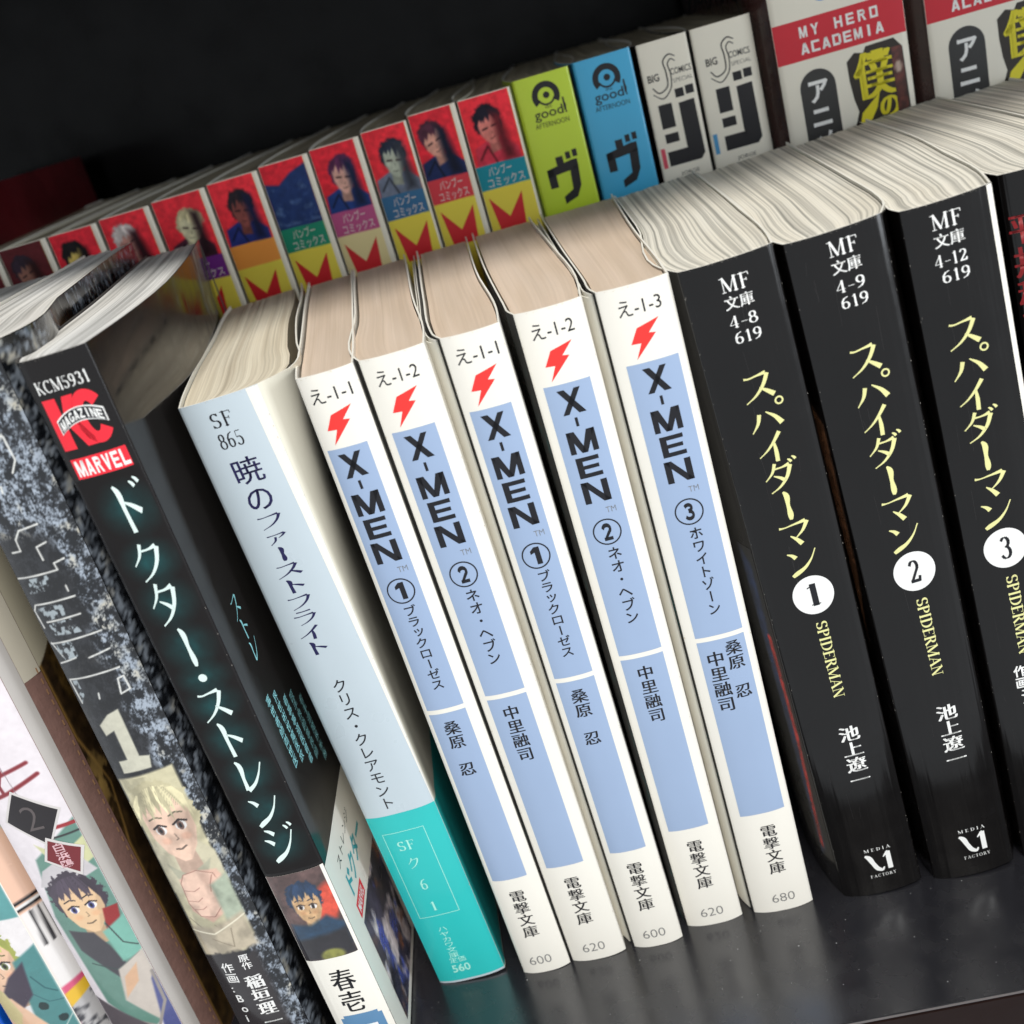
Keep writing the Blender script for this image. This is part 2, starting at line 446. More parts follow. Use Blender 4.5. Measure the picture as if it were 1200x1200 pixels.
# ------------------------------------------------------------------ lettering as flat 2D shapes (vertices, faces)
_tc = {}
def glyphs(body, bold=0.0):
    """the outline of a text as (vertices, faces), in em units"""
    k = (body, bold)
    if k not in _tc:
        c = bpy.data.curves.new('text', 'FONT'); c.body = body; c.size = 1.0; c.offset = bold; c.resolution_u = 3
        o = bpy.data.objects.new('text', c); C.objects.link(o)
        dg = bpy.context.evaluated_depsgraph_get()
        me = bpy.data.meshes.new_from_object(o.evaluated_get(dg))
        vs = [(v.co.x, v.co.y) for v in me.vertices]; fs = [tuple(p.vertices) for p in me.polygons]
        bpy.data.objects.remove(o); bpy.data.meshes.remove(me); bpy.data.curves.remove(c)
        _tc[k] = (vs, fs)
    return _tc[k]
def join(parts):
    V, F = [], []
    for vs, fs in parts:
        o = len(V); V += list(vs); F += [tuple(i + o for i in f) for f in fs]
    return V, F
def xf(vf, sx=1, sy=1, tx=0, ty=0, rot=0, shear=0):
    c, s_ = math.cos(rot), math.sin(rot)
    out = []
    for x, y in vf[0]:
        x += shear * y; x *= sx; y *= sy
        out.append((x*c - y*s_ + tx, x*s_ + y*c + ty))
    return out, vf[1]
def box_of(vf):
    xs = [v[0] for v in vf[0]]; ys = [v[1] for v in vf[0]]
    return min(xs), min(ys), max(xs), max(ys)
def fit(vf, u0, v0, u1, v1, rot=0):
    if rot: vf = xf(vf, rot=math.radians(rot))
    a, b, c, d = box_of(vf)
    sx = (u1 - u0) / (c - a); sy = (v1 - v0) / (d - b)
    return [(u0 + (x - a) * sx, v0 + (y - b) * sy) for x, y in vf[0]], vf[1]
SMALL = 'ァィゥェォッャュョ'
def column(chars, cu, top, pitch, width=1.0, bold=0.0, mincho=0.0, drift=0.0):
    """characters set one under another; mincho > 0 widens the upright strokes only"""
    out = []
    n = 0
    for ch in chars:
        cy = top - pitch * (n + .5); cx = cu + drift * n; n += 1
        if ch in ' 　': continue
        if ch == '・':
            out.append(disc(cx, cy, pitch * .1)); continue
        vf = glyphs(ch, bold)
        a, b, c, d = box_of(vf)
        g = xf(vf, tx=-.5 if (a >= -.05 and c <= 1.05) else -(a + c) / 2, ty=-.38)
        sc = pitch
        dx = dy = 0
        if ch == 'ー': g = xf(xf(vf, tx=-(a+c)/2, ty=-(b+d)/2), rot=-math.pi / 2)
        if ch in SMALL: dx, dy = .08 * sc, .10 * sc
        for q in ((-mincho, 0, mincho) if mincho else (0,)):
            out.append(xf(g, sx=sc * width, sy=sc, tx=cx + dx + q * sc, ty=cy + dy))
    return join(out)
def disc(cx, cy, r, n=24, ry=None):
    ry = ry or r
    return [(cx + r*math.cos(2*math.pi*k/n), cy + ry*math.sin(2*math.pi*k/n)) for k in range(n)], [tuple(range(n))]
def ring(cx, cy, r, t, n=32, ry=None, a0=0, a1=360):
    ry = ry or r; V, F = [], []
    for k in range(n + 1):
        a = math.radians(a0 + (a1 - a0) * k / n)
        V += [(cx + r*math.cos(a), cy + ry*math.sin(a)), (cx + (r-t)*math.cos(a), cy + (ry-t)*math.sin(a))]
    for k in range(n): F.append((2*k, 2*k+2, 2*k+3, 2*k+1))
    return V, F
def rect(u0, v0, u1, v1): return [(u0, v0), (u1, v0), (u1, v1), (u0, v1)], [(0, 1, 2, 3)]
def frame(u0, v0, u1, v1, t): return join([rect(u0, v0, u1, v0+t), rect(u0, v1-t, u1, v1), rect(u0, v0+t, u0+t, v1-t), rect(u1-t, v0+t, u1, v1-t)])
def poly(*pts): return list(pts), [tuple(range(len(pts)))]
def brush(pts, fl=0.0):
    """one stroke with changing width: points (x, y, width)"""
    P = np.array(pts, float); n = len(P)
    if n > 2:
        d = np.r_[0, np.cumsum(np.hypot(*np.diff(P[:, :2], axis=0).T))]; t = np.linspace(0, d[-1], 5 * (n - 1) + 1)
        Q = np.array([[hermite(list(zip(d, P[:, j])), x) for j in range(3)] for x in t])
    else: Q = np.array([P[0], P[1]])
    T = np.gradient(Q[:, :2], axis=0); T /= (np.linalg.norm(T, axis=1)[:, None] + 1e-9)
    V, F = [], []
    for q, t in zip(Q, T):
        w = max(q[2], .036 * fl) / 2
        V += [(q[0] - t[1]*w, q[1] + t[0]*w), (q[0] + t[1]*w, q[1] - t[0]*w)]
    for k in range(len(Q) - 1): F.append((2*k, 2*k+1, 2*k+3, 2*k+2))
    return V, F

DK = [[(.80, 1.02, .03), (.86, .97, .07), (.90, .90, .08)], [(.94, 1.08, .03), (1.0, 1.03, .07), (1.04, .96, .08)]]
KATA = {
 'ス': [[(.13,.84,.06),(.2,.82,.05),(.5,.85,.05),(.78,.89,.11)], [(.82,.86,.12),(.66,.55,.10),(.38,.24,.06),(.06,.04,.015)], [(.52,.46,.03),(.70,.32,.11),(.90,.14,.16)]],
 'パ': [[(.32,.64,.12),(.24,.38,.09),(.02,.08,.015)], [(.52,.68,.03),(.76,.46,.11),(.92,.20,.17)]],
 'イ': [[(.76,.97,.12),(.52,.66,.08),(.30,.44,.05),(.04,.26,.015)], [(.54,.66,.06),(.55,.4,.11),(.53,.02,.12)]],
 'ク': [[(.40,.98,.10),(.28,.70,.07),(.04,.46,.015)], [(.36,.80,.05),(.6,.81,.05),(.82,.86,.12)], [(.84,.83,.13),(.68,.46,.10),(.42,.18,.06),(.12,.02,.015)]],
 'ー': [[(.44,1.0,.05),(.49,.92,.13),(.50,.5,.11),(.50,.06,.13),(.49,.0,.08)]],
 'マ': [[(.06,.80,.08),(.14,.79,.05),(.5,.83,.05),(.88,.88,.12)], [(.93,.86,.13),(.74,.56,.08),(.48,.34,.015)], [(.34,.46,.03),(.50,.30,.11),(.64,.10,.16)]],
 'ン': [[(.10,.86,.03),(.24,.78,.10),(.34,.66,.15)], [(.12,.02,.10),(.22,.08,.14),(.55,.26,.10),(.78,.50,.05),(.97,.84,.015)]],
 'ト': [[(.30,1.0,.05),(.36,.92,.13),(.38,.5,.11),(.40,.02,.13)], [(.42,.66,.03),(.62,.55,.10),(.82,.40,.14)]],
 'レ': [[(.22,.97,.05),(.28,.90,.12),(.28,.4,.10),(.27,.08,.15)], [(.28,.06,.13),(.55,.22,.09),(.78,.48,.05),(.97,.80,.015)]],
 'シ': [[(.16,.98,.03),(.30,.92,.10),(.42,.82,.14)], [(.04,.70,.03),(.18,.64,.10),(.30,.54,.14)], [(.12,.02,.10),(.22,.07,.14),(.55,.24,.10),(.78,.48,.05),(.99,.84,.015)]],
 'フ': [[(.10,.82,.08),(.2,.80,.05),(.5,.83,.05),(.82,.88,.12)], [(.86,.85,.12),(.74,.52,.09),(.50,.22,.06),(.16,.02,.015)]],
 'ラ': [[(.22,.95,.07),(.5,.95,.05),(.74,.98,.08)], [(.08,.66,.07),(.2,.64,.05),(.5,.67,.05),(.80,.71,.11)], [(.84,.69,.11),(.70,.38,.08),(.48,.16,.05),(.22,.02,.015)]],
 'ァ': [[(.18,.66,.06),(.5,.68,.04),(.80,.73,.09)], [(.83,.71,.10),(.70,.54,.06),(.56,.44,.015)], [(.46,.54,.08),(.42,.30,.07),(.22,.06,.015)]],
}
KATA['タ'] = KATA['ク'] + [[(.30,.58,.03),(.48,.47,.09),(.62,.34,.13)]]
KATA['ダ'] = KATA['タ'] + DK
KATA['ド'] = KATA['ト'] + DK
KATA['ジ'] = KATA['シ'] + DK
def kata(chars, cu, top, pitch, width, k=1.0, drift=0.0, fill=.94, tops=None):
    """brush-like katakana in a column; k scales the stroke weight"""
    out = []
    for n, ch in enumerate(chars):
        y0 = top - pitch * (n + .5) - pitch * fill / 2; x0 = cu - width / 2 + drift * n; hh = pitch * fill
        if tops: y1, y0 = tops[n]; hh = y1 - y0
        if ch == '・': out.append(disc(x0 + width / 2, y0 + hh / 2, .13 * width)); continue
        if ch not in KATA:
            out.append(fit(glyphs(ch, 0), x0, y0, x0 + width, y0 + hh)); continue
        for st in KATA[ch]:
            vf = brush([(x, y, (w if w < .05 else .05 + (w - .05) * .8) * k) for x, y, w in st], 1.0)
            out.append(([(x0 + x * width, y0 + y * hh) for x, y in vf[0]], vf[1]))
        if ch == 'パ': out.append(ring(x0 + .98 * width, y0 + .92 * hh, .13 * width, .05 * width))
    return join(out)

# Latin letters with serifs, drawn with a pen that is broad on the uprights
def arc(cx, cy, rx, ry, a0, a1, n=10): return [(cx + rx*math.cos(math.radians(a0+(a1-a0)*k/n)), cy + ry*math.sin(math.radians(a0+(a1-a0)*k/n))) for k in range(n+1)]
SER = {  # advance, strokes, serifs (x, y)
 'M': (1.0, [('t',[(.15,0),(.15,1)]),('T',[(.17,1),(.50,.05)]),('t',[(.50,.05),(.83,1)]),('T',[(.84,1),(.84,0)])], [(.15,0),(.84,0),(.12,1),(.87,1)]),
 'F': (.68, [('T',[(.22,0),(.22,1)]),('t',[(.22,.97),(.62,.97),(.63,.78)]),('t',[(.22,.52),(.48,.52),(.48,.42)]),('t',[(.48,.52),(.48,.62)])], [(.22,0),(.16,1)]),
 'S': (.62, [('a',arc(.31,.74,.2,.24,30,270,10)+arc(.31,.26,.22,.24,90,-150,10)),('t',[(.5,.98),(.5,.78)]),('t',[(.1,.02),(.1,.24)])], []),
 '4': (.62, [('T',[(.42,0),(.42,1)]),('t',[(.42,1),(.05,.27),(.58,.27)])], [(.42,0)]),
 '-': (.5, [('t',[(.08,.38),(.46,.38)])], []),
 '8': (.62, [('a',arc(.3,.76,.17,.23,0,360,16)),('a',arc(.3,.27,.22,.26,0,360,16))], []),
 '9': (.62, [('a',arc(.3,.70,.2,.28,0,360,16)),('a',[(.5,.70),(.48,.35),(.34,.1),(.12,.0)])], []),
 '6': (.62, [('a',arc(.3,.30,.2,.28,0,360,16)),('a',[(.1,.30),(.12,.65),(.26,.9),(.48,1.0)])], []),
 '1': (.5, [('T',[(.27,0),(.27,1)]),('t',[(.27,.98),(.12,.86)])], [(.27,0)]),
 '2': (.62, [('a',arc(.29,.74,.19,.24,160,-40,10)+[(.1,.06)]),('T2',[(.08,.06),(.5,.06),(.53,.22)])], []),
 '3': (.62, [('a',arc(.28,.76,.18,.22,150,-90,10)),('a',arc(.27,.28,.22,.27,90,-150,12))], []),
 '5': (.62, [('t',[(.14,.97),(.50,.97)]),('t',[(.14,.97),(.12,.55)]),('a',arc(.28,.30,.22,.29,120,-150,12))], []),
 '7': (.62, [('T2',[(.08,.94),(.52,.94)]),('T',[(.52,.94),(.26,0)])], []),
 '0': (.62, [('a',arc(.3,.5,.22,.5,0,360,20))], []),
 'K': (.84, [('T',[(.2,0),(.2,1)]),('t',[(.22,.42),(.68,1)]),('T',[(.36,.58),(.72,0)])], [(.2,0),(.2,1),(.68,1),(.72,0)]),
 'C': (.74, [('a',arc(.42,.5,.32,.49,50,310,16)),('t',[(.64,1),(.64,.76)])], []),
 'P': (.66, [('T',[(.2,0),(.2,1)]),('a',[(.2,.97)]+arc(.34,.73,.22,.24,90,-90,8)+[(.2,.49)])], [(.2,0),(.14,1)]),
 'I': (.4, [('T',[(.2,0),(.2,1)])], [(.2,0),(.2,1)]),
 'D': (.78, [('T',[(.2,0),(.2,1)]),('a',[(.2,.97)]+arc(.34,.5,.34,.47,90,-90,12)+[(.2,.03)])], [(.14,0),(.14,1)]),
 'E': (.68, [('T',[(.22,0),(.22,1)]),('t',[(.22,.97),(.6,.97),(.6,.8)]),('t',[(.22,.52),(.5,.52)]),('t',[(.22,.03),(.62,.03),(.63,.2)])], [(.14,0),(.14,1)]),
 'R': (.76, [('T',[(.2,0),(.2,1)]),('a',[(.2,.97)]+arc(.34,.75,.2,.22,90,-90,8)+[(.2,.53)]),('T',[(.38,.53),(.66,0)])], [(.2,0),(.14,1),(.68,0)]),
 'A': (.8, [('t',[(.12,0),(.4,1)]),('T',[(.4,1),(.68,0)]),('t',[(.22,.34),(.58,.34)])], [(.12,0),(.68,0)]),
 'N': (.82, [('t',[(.16,0),(.16,1)]),('T',[(.16,1),(.66,0)]),('t',[(.66,0),(.66,1)])], [(.16,0),(.12,1),(.66,1)]),
 'T': (.7, [('T',[(.35,0),(.35,1)]),('t',[(.06,.82),(.07,.97),(.63,.97),(.64,.82)])], [(.35,0)]),
 'O': (.8, [('a',arc(.4,.5,.33,.5,0,360,24))], []),
 'Y': (.74, [('T',[(.37,0),(.37,.46),(.12,1)]),('t',[(.37,.46),(.62,1)])], [(.37,0),(.12,1),(.62,1)]),
}
def serif(text, T=.13, t=.045, gap=.04):
    out = []; x = 0
    for ch in text:
        if ch == ' ': x += .35; continue
        adv, strokes, ser = SER[ch]
        for kind, pts in strokes:
            pts = [(a + x, b) for a, b in pts]
            for (x1, y1), (x2, y2) in zip(pts, pts[1:]):
                l = math.hypot(x2-x1, y2-y1) or 1e-6; ux, uy = (x2-x1)/l, (y2-y1)/l
                w = T if kind == 'T' else (t if kind == 't' else (T*.9 if kind == 'T2' else t + (T - t) * abs(uy) ** 1.4))
                e = w * .3 if kind != 't' else 0
                out.append(poly((x1-uy*w/2-ux*e, y1+ux*w/2-uy*e), (x1+uy*w/2-ux*e, y1-ux*w/2-uy*e), (x2+uy*w/2+ux*e, y2-ux*w/2+uy*e), (x2-uy*w/2+ux*e, y2+ux*w/2+uy*e)))
        for a, b in ser:
            out.append(rect(a+x-.12, b - (t if b > .5 else 0), a+x+.12, b + (0 if b > .5 else t)))
        x += adv + gap
    return join(out)
def text(s_, bold=0.0): return glyphs(s_, bold)

def stroke(pts, w):
    out = []
    for i in range(len(pts) - 1):
        (x1, y1), (x2, y2) = pts[i], pts[i+1]
        l = math.hypot(x2-x1, y2-y1) or 1e-6; ux, uy = (x2-x1)/l, (y2-y1)/l
        e = w * .12 if len(pts) > 3 else 0
        out.append(poly((x1-uy*w/2-ux*e, y1+ux*w/2-uy*e), (x1+uy*w/2-ux*e, y1-ux*w/2-uy*e), (x2+uy*w/2+ux*e, y2-ux*w/2+uy*e), (x2-uy*w/2+ux*e, y2+ux*w/2+uy*e)))
    return join(out)
BLK = {
 'X': [poly((0,1),(.30,1),(1,0),(.70,0)), poly((.72,1),(.98,1),(.28,0),(.02,0))],
 'M': [rect(0,0,.2,1), rect(.8,0,1,1), poly((.0,1),(.28,1),(.60,0),(.40,0)), poly((.72,1),(1,1),(.60,0),(.40,0))],
 'E': [rect(0,0,.27,1), rect(.27,.80,.98,1), rect(.27,.41,.92,.59), rect(.27,0,1,.2)],
 'N': [rect(0,0,.24,1), rect(.76,0,1,1), poly((.0,1),(.28,1),(1,0),(.72,0))],
 '1': [rect(.42,0,.80,1), poly((.42,1),(.42,.70),(.12,.62),(.12,.80))],
 '2': [stroke(arc(.48,.70,.36,.22,170,-40,8), .24), poly((.62,.60),(.86,.50),(.36,.12),(.06,.12)), rect(.06,0,.92,.2)],
 '3': [stroke(arc(.46,.74,.32,.18,150,-90,8), .22), stroke(arc(.46,.30,.36,.22,90,-155,10), .22)],
 'A': [poly((0,0),(.28,0),(.62,1),(.36,1)), poly((.38,1),(.66,1),(1,0),(.72,0)), rect(.24,.18,.76,.36)],
 'R': [rect(0,0,.27,1), stroke([(.2,.9)]+arc(.55,.73,.28,.17,90,-90,6)+[(.2,.55)], .2), poly((.42,.5),(.70,.5),(1,0),(.72,0))],
 'V': [poly((0,1),(.28,1),(.64,0),(.36,0)), poly((.72,1),(1,1),(.62,0),(.36,0))],
 'L': [rect(0,0,.30,1), rect(.30,0,1,.22)],
 'G': [stroke(arc(.5,.5,.39,.40,45,330,12), .22), rect(.55,.36,.98,.52), rect(.78,.1,.98,.5)],
 'Z': [rect(.04,.8,.98,1), rect(.02,0,1,.2), poly((.66,.8),(.96,.8),(.34,.2),(.04,.2))],
 'I': [rect(.36,0,.66,1), rect(0,0,.001,.001), rect(.999,0,1,.001)],
 'Y': [poly((0,1),(.28,1),(.64,.42),(.38,.42)), poly((.72,1),(1,1),(.62,.42),(.38,.42)), rect(.37,0,.63,.45)],
 'H': [rect(0,0,.26,1), rect(.74,0,1,1), rect(.26,.4,.74,.6)],
 'O': [rect(0,0,.26,1), rect(.74,0,1,1), rect(.26,.8,.74,1), rect(.26,0,.74,.2)],
 'C': [rect(0,0,.28,1), rect(.28,.8,1,1), rect(.28,0,1,.2)],
 'D': [rect(0,0,.26,1), rect(.72,.12,1,.88), rect(.26,.8,.86,1), rect(.26,0,.86,.2)],
}
def block(ch): return join(BLK[ch])
def blocks(w, gap=.28): return join([xf(block(ch), tx=i * (1 + gap)) for i, ch in enumerate(w) if ch != ' '])
# ================================================================== the shelf
def box(x0, y0, z0, x1, y1, z1):
    return [(x0,y0,z0),(x1,y0,z0),(x1,y1,z0),(x0,y1,z0),(x0,y0,z1),(x1,y0,z1),(x1,y1,z1),(x0,y1,z1)], [(0,3,2,1),(4,5,6,7),(0,1,5,4),(1,2,6,5),(2,3,7,6),(3,0,4,7)]
def bevel_box(name, b, m, parent, bev=.6):
    o = mesh_obj(name, *box(*b), m, parent)
    bm = bmesh.new(); bm.from_mesh(o.data)
    bmesh.ops.bevel(bm, geom=bm.edges[:], offset=bev * MM, segments=3, affect='EDGES', profile=.5)
    bm.to_mesh(o.data); bm.free()
    return o
BOARD = mat('black_melamine', (.115, .115, .13), .24, .5, coat_rough=.2, spec=.75, var=.12, vscale=45, bump=.03, bscale=1500)
EDGE = mat('dark_brown_edge_band', (.12, .07, .06), .5, spec=.15, var=.15, bump=.1)
BACK = mat('black_gloss_back', (.018, .017, .018), .22, .0, spec=.14, var=.15, vscale=20)
SIDE = mat('black_side_panel', (.06, .055, .055), .4, var=.1)
shelf = bpy.data.objects.new('bookshelf', None); C.objects.link(shelf)
tag(shelf, 'black bookcase compartment holding two rows of paperbacks', 'bookshelf')
board = bevel_box('shelf_board', (-420, -33.5, -18, 420, 250, 0), BOARD, shelf, .5)
mesh_obj('edge_band', *box(-419, -34.0, -17.3, 419, -33.52, -.6), EDGE, board)
bevel_box('back_panel', (-420, 250.2, -18, 420, 256, 318), BACK, shelf, .3)
bevel_box('upper_board', (-420, -33.5, 300, 420, 250, 318), SIDE, shelf, .5)
bevel_box('side_panel', (-438, -33.5, -18, -420.2, 256, 318), SIDE, shelf, .5)
bevel_box('side_panel', (420.2, -33.5, -18, 438, 256, 318), SIDE, shelf, .5)
mesh_obj('board_edge', *box(-419, -33.66, -.3, 419, -33.42, .02), mat('worn_edge_line', (.40, .38, .38), .5), board)
# dust and lint lying on the front of the board
dv, df = [], []
rd = random.Random(5)
for _ in range(120):
    x, y = rd.uniform(-110, 110), rd.uniform(-33, -1); r = rd.choice([.05, .07, .09, .13]) * rd.uniform(.6, 1.2)
    o = len(dv); a0 = rd.uniform(0, 3)
    for k in range(4): dv.append((x + r*math.cos(a0+k*1.57)*rd.uniform(.6, 1.6), y + r*math.sin(a0+k*1.57), .01))
    dv.append((x, y, r * .8))
    df += [(o+k, o+(k+1) % 4, o+4) for k in range(4)]
tag(mesh_obj('dust', dv, df, mat('dust_specks', (.62, .62, .62), .9)), kind='stuff', label='pale dust specks scattered on the bare front of the shelf')

# ================================================================== front row
def wear(b, seed, n=70, pale=False):
    rr = random.Random(seed); parts = []
    for _ in range(n):
        e = rr.random()
        if e < .75: u, v = (rr.choice([abs(rr.gauss(0, .12)) + .04, b.w - .04 - abs(rr.gauss(0, .12))]), rr.uniform(1, b.H - .6))
        else: u, v = rr.uniform(.3, b.w - .3), b.H - .1 - abs(rr.gauss(0, .15))
        a, h = rr.uniform(.03, .10), rr.uniform(.05, .5 if e < .75 else .12)
        if e >= .75: a, h = h * 2, a
        parts.append(poly((u-a/2, v), (u, v-h/2), (u+a/2, v), (u+a*.2, v+h/2)))
    b.put('edge_wear', join(parts), mat('foxed_spots', (.70, .62, .48), .8) if pale else mat('worn_paper_spots', (.62, .60, .57), .8), 3)
    if pale: return
    parts = []
    for _ in range(16):
        u, v = rr.uniform(.8, b.w - .8), rr.uniform(5, b.H - 6); l = rr.uniform(1.5, 9); dx = rr.uniform(-.5, .5); w_ = rr.uniform(.02, .05)
        parts.append(poly((u, v), (u + w_, v), (u + dx + w_, v + l), (u + dx, v + l)))
    b.put('scratch_marks', join(parts), mat('scratched_gloss', (.17, .16, .16), .5), .5)
GX = 'white paperbacks with pale blue title panels'
def xbook(label, x, y0, w, lean, Lp, Rp, code, num, katas, names, price, panels, uo, flaps=0):
    b = Book('paperback', label, x, y0, w, 150, 106, lean, Lp, Rp, bulge=1.25, mats=(WHITE, DARK, WHITE), pages=PG_TAN, group=GX, inset=(.9, .6), page_drop=.9, jit=.05)
    # the dark front cover turns the left edge; a little teal figure shows in the groove
    rr = random.Random(num + int(w * 10))
    c = Canvas(.6, 9, 0, 150, .5, (.10, .11, .11))
    n = fbm(c.U * .35, c.V * .13, num + 4, 4)
    c.mix((n - .58) * 6, (.10, .30, .30)); c.mix((fbm(c.U * .5, c.V * .2, num + 40, 4) - .66) * 7, (.25, .20, .16))
    b.paint('cover_picture', c, side='L')
    for k in range(flaps):
        v_, f_ = [], []
        dd = [1.2, 2.2, 3.4, 5, 8, 12, 18, 26, 40, 60, 80, 103 - 4 * k]
        for j, d in enumerate(dd):
            sp = (.75 + .7 * k) * min(1, (d / 7.0) ** .8)
            for tt in (0, .22):
                for z in (149.6 - .8 * k, .4): v_.append((hermite(b.Lp, d) - sp - tt, d + .5 * k, z))
        for j in range(len(dd) - 1):
            o = 4 * j
            f_ += [(o, o+1, o+5, o+4), (o+2, o+6, o+7, o+3), (o, o+4, o+6, o+2)]
        mesh_obj('cover_flap', v_, f_, RIM, b.cov)
    pw0, pw1 = panels
    b.put('volume_code', fit(text(code), uo + 1.0, 144.4, uo + 9.0, 147.4), INK)
    bo = [(480,715),(513,718),(487,790),(568,684),(545,678),(588,618),(510,645)]
    b.put('bolt_emblem', ([(uo + 1.9 + (p[0]-480)/108*6.0, 143.0 - (p[1]-618)/172*7.0) for p in bo], [(0,1,2,3,4,5,6)]), RED)
    b.put('title_panel', rect(pw0, 75.1, pw1, 135.2), BLUE)
    b.put('author_panel', rect(pw0, 28.3, pw1, 74.0), BLUE)
    cc = (pw0 + pw1) / 2
    t = [fit(block('X'), cc-2.3, 129.0, cc+2.3, 134.0), rect(cc-.3, 126.4, cc+.25, 128.2)]
    for ch, a, z, h in (('M', 120.9, 125.5, 2.75), ('E', 115.7, 120.0, 2.3), ('N', 110.2, 114.8, 2.6)):
        t.append(fit(block(ch), cc - h, a, cc + h, z))
    b.put('title_lettering', join(t), INK, 2)
    b.put('trademark_sign', fit(text('TM', -.012), cc+.9, 107.6, cc+2.9, 108.8), GINK, 2)
    b.put('volume_number', join([ring(cc, 103.6, 2.85, .28), fit(block(str(num)), cc-.95, 101.7, cc+.95, 105.5)]), INK, 2)
    n = len(katas); pt = 20.4 / n if n > 6 else 3.0
    b.put('subtitle_lettering', column(katas, cc+.3, 100.2, pt, width=1.0 if n <= 6 else 2.8/pt, bold=.012), INK, 2)
    if len(names) == 1: b.put('author_lettering', column(names[0], cc-.1, 72.0, 3.6, 1.0, mincho=.022), INK, 2)
    else:
        b.put('author_lettering', column(names[0], cc+2.2, 73.2, 3.6, 1.0, mincho=.022), INK, 2)
        b.put('author_lettering', column(names[1], cc-1.9, 71.5, 3.8, 1.0, mincho=.022), INK, 2)
    b.put('imprint_lettering', column('電撃文庫', cc+.3, 25.0, 3.55, 1.05, mincho=.02), INK)
    b.put('price_lettering', fit(text(price, -.01), cc-2.5, 2.6, cc+2.7, 5.0), GINK)
    wear(b, num * 7 + int(w * 10), 45, True)
    return b
xbook('white paperback with a number 1 and red bolt, standing against the silver blue book', -52.76, -2.4, 11.2, .020,
      [(0,0),(3,-.6),(31,-5),(87,-14),(106,-16.8)], [(0,11.2),(5,10.6),(43,5.2),(100,-3.3),(106,-4.2)], 'え-1-1', 1, 'ブラックローゼス', ['桑原 忍'], '600', (.9, 8.9), .6)
xbook('white paperback with a number 2, second white one from the silver blue book', -40.93, -1.8, 12.67, .018,
      [(0,0),(3.3,-1.3),(42,-6.7),(99,-15.2),(106,-16.2)], [(0,12.67),(7,12.2),(43,6.8),(99.5,-.6),(106,-1.5)], 'え-1-2', 2, 'ネオ・ヘブン', ['中里融司'], '620', (1.5, 10.0), 1.2)
xbook('white paperback with a number 1, standing between the two with a number 2', -26.16, -1.4, 11.37, .013,
      [(0,0),(4,-1.6),(10.5,-2.9),(40,-6.5),(97,-12.8),(106,-13.8)], [(0,11.37),(9,10.9),(51,5.5),(106,.3)], 'え-1-1', 1, 'ブラックローゼス', ['桑原 忍'], '600', (1.2, 9.3), .9, flaps=2)
xbook('white paperback with a number 2, beside the white one with a number 3', -13.19, 1.65, 12.92, .007,
      [(0,0),(4,-1.3),(9.6,-2),(45.6,-6.4),(104,-12.2)], [(0,12.92),(16,12.9),(53.5,9.4),(104,4)], 'え-1-2', 2, 'ネオ・ヘブン', ['中里融司'], '620', (1.7, 10.7), 1.3)
xbook('white paperback with a number 3 and two author names, beside the black books', 2.52, 1.58, 13.63, .009,
      [(0,0),(4,-1),(11.7,-1.5),(46,-4.3),(104,-8.6)], [(0,13.6),(12,13.4),(47.5,12.1),(104,11.3)], 'え-1-3', 3, 'ホワイトゾーン', ['桑原 忍', '中里融司'], '680', (2.2, 12.1), 2.2, flaps=2)

# --- three black paperbacks
GS = 'black paperbacks with pale yellow titles and numbered white discs'
def sbook(label, x, y0, w, lean, Lp, Rp, code, num, top, extra=False, cu=9.2, art=None):
    b = Book('paperback', label, x, y0, w, 150, 105, lean, Lp, Rp, bulge=1.5, ridge=.10, mats=(BLACK, BLACK, BLACK), pages=PG_MANGA, group=GS, inset=(.6, .6), page_drop=.6, jit=.13)
    o = top - 147.6
    b.put('series_lettering', fit(serif('MF'), cu-2.7, 144.6+o, cu+2.6, 147.6+o), WINK)
    b.put('series_lettering', fit(join([column('文', 0, 0, 3, mincho=.02), column('庫', 3.1, 0, 3, mincho=.02)]), cu-2.7, 141.4+o, cu+2.6, 143.9+o), WINK)
    b.put('volume_code', fit(serif(code), cu-2.7-(.5 if len(code) > 3 else 0), 137.9+o, cu+2.5, 140.2+o), WINK)
    b.put('volume_code', fit(serif('619'), cu-2.4, 134.8+o, cu+2.5, 137.1+o), WINK)
    b.put('title_lettering', kata('スパイダーマン', cu-.45, 128.4, 6.3, 6.4, k=1.15, fill=.98), YEL)
    b.put('number_disc', disc(cu+.1, 79.4, 4.15, 40, 4.4), WINK)
    b.put('volume_number', fit(serif(str(num), T=.16), cu-1.0, 76.9, cu+1.2, 82.0), INK, 2)
    b.put('title_lettering', fit(serif('SPIDERMAN', T=.15, gap=-.03), cu-1.0, 54.2, cu+1.5, 73.0, rot=-90), YEL)
    if extra:
        b.put('author_lettering', column('作画', cu-1.3, 51.6, 2.9, bold=.02), WINK)
        b.put('author_lettering', column('池上遼一', cu+.1, 45.6, 4.0, 1.08, mincho=.03), WINK)
    else: b.put('author_lettering', column('池上遼一', cu+.3, 46.6, 4.1, 1.08, mincho=.03), WINK)
    L = [fit(serif('MEDIA', gap=.35), cu-2.9, 12.1, cu+3.0, 13.0), fit(serif('FACTORY', gap=.18), cu-2.7, 4.6, cu+3.1, 5.5)]
    L += [brush([(cu-2.9, 11.2, .5), (cu-2.3, 10.7, 1.0), (cu-1.4, 8.6, 1.0), (cu-.5, 6.9, 1.0), (cu+.3, 6.5, .7), (cu+.8, 7.2, .3)]),
          brush([(cu+1.0, 10.0, .2), (cu+1.6, 10.7, .5), (cu+2.3, 11.3, .7)]), rect(cu+1.6, 6.4, cu+2.7, 11.3)]
    b.put('publisher_emblem', join(L), WINK)
    wear(b, num)
    return b
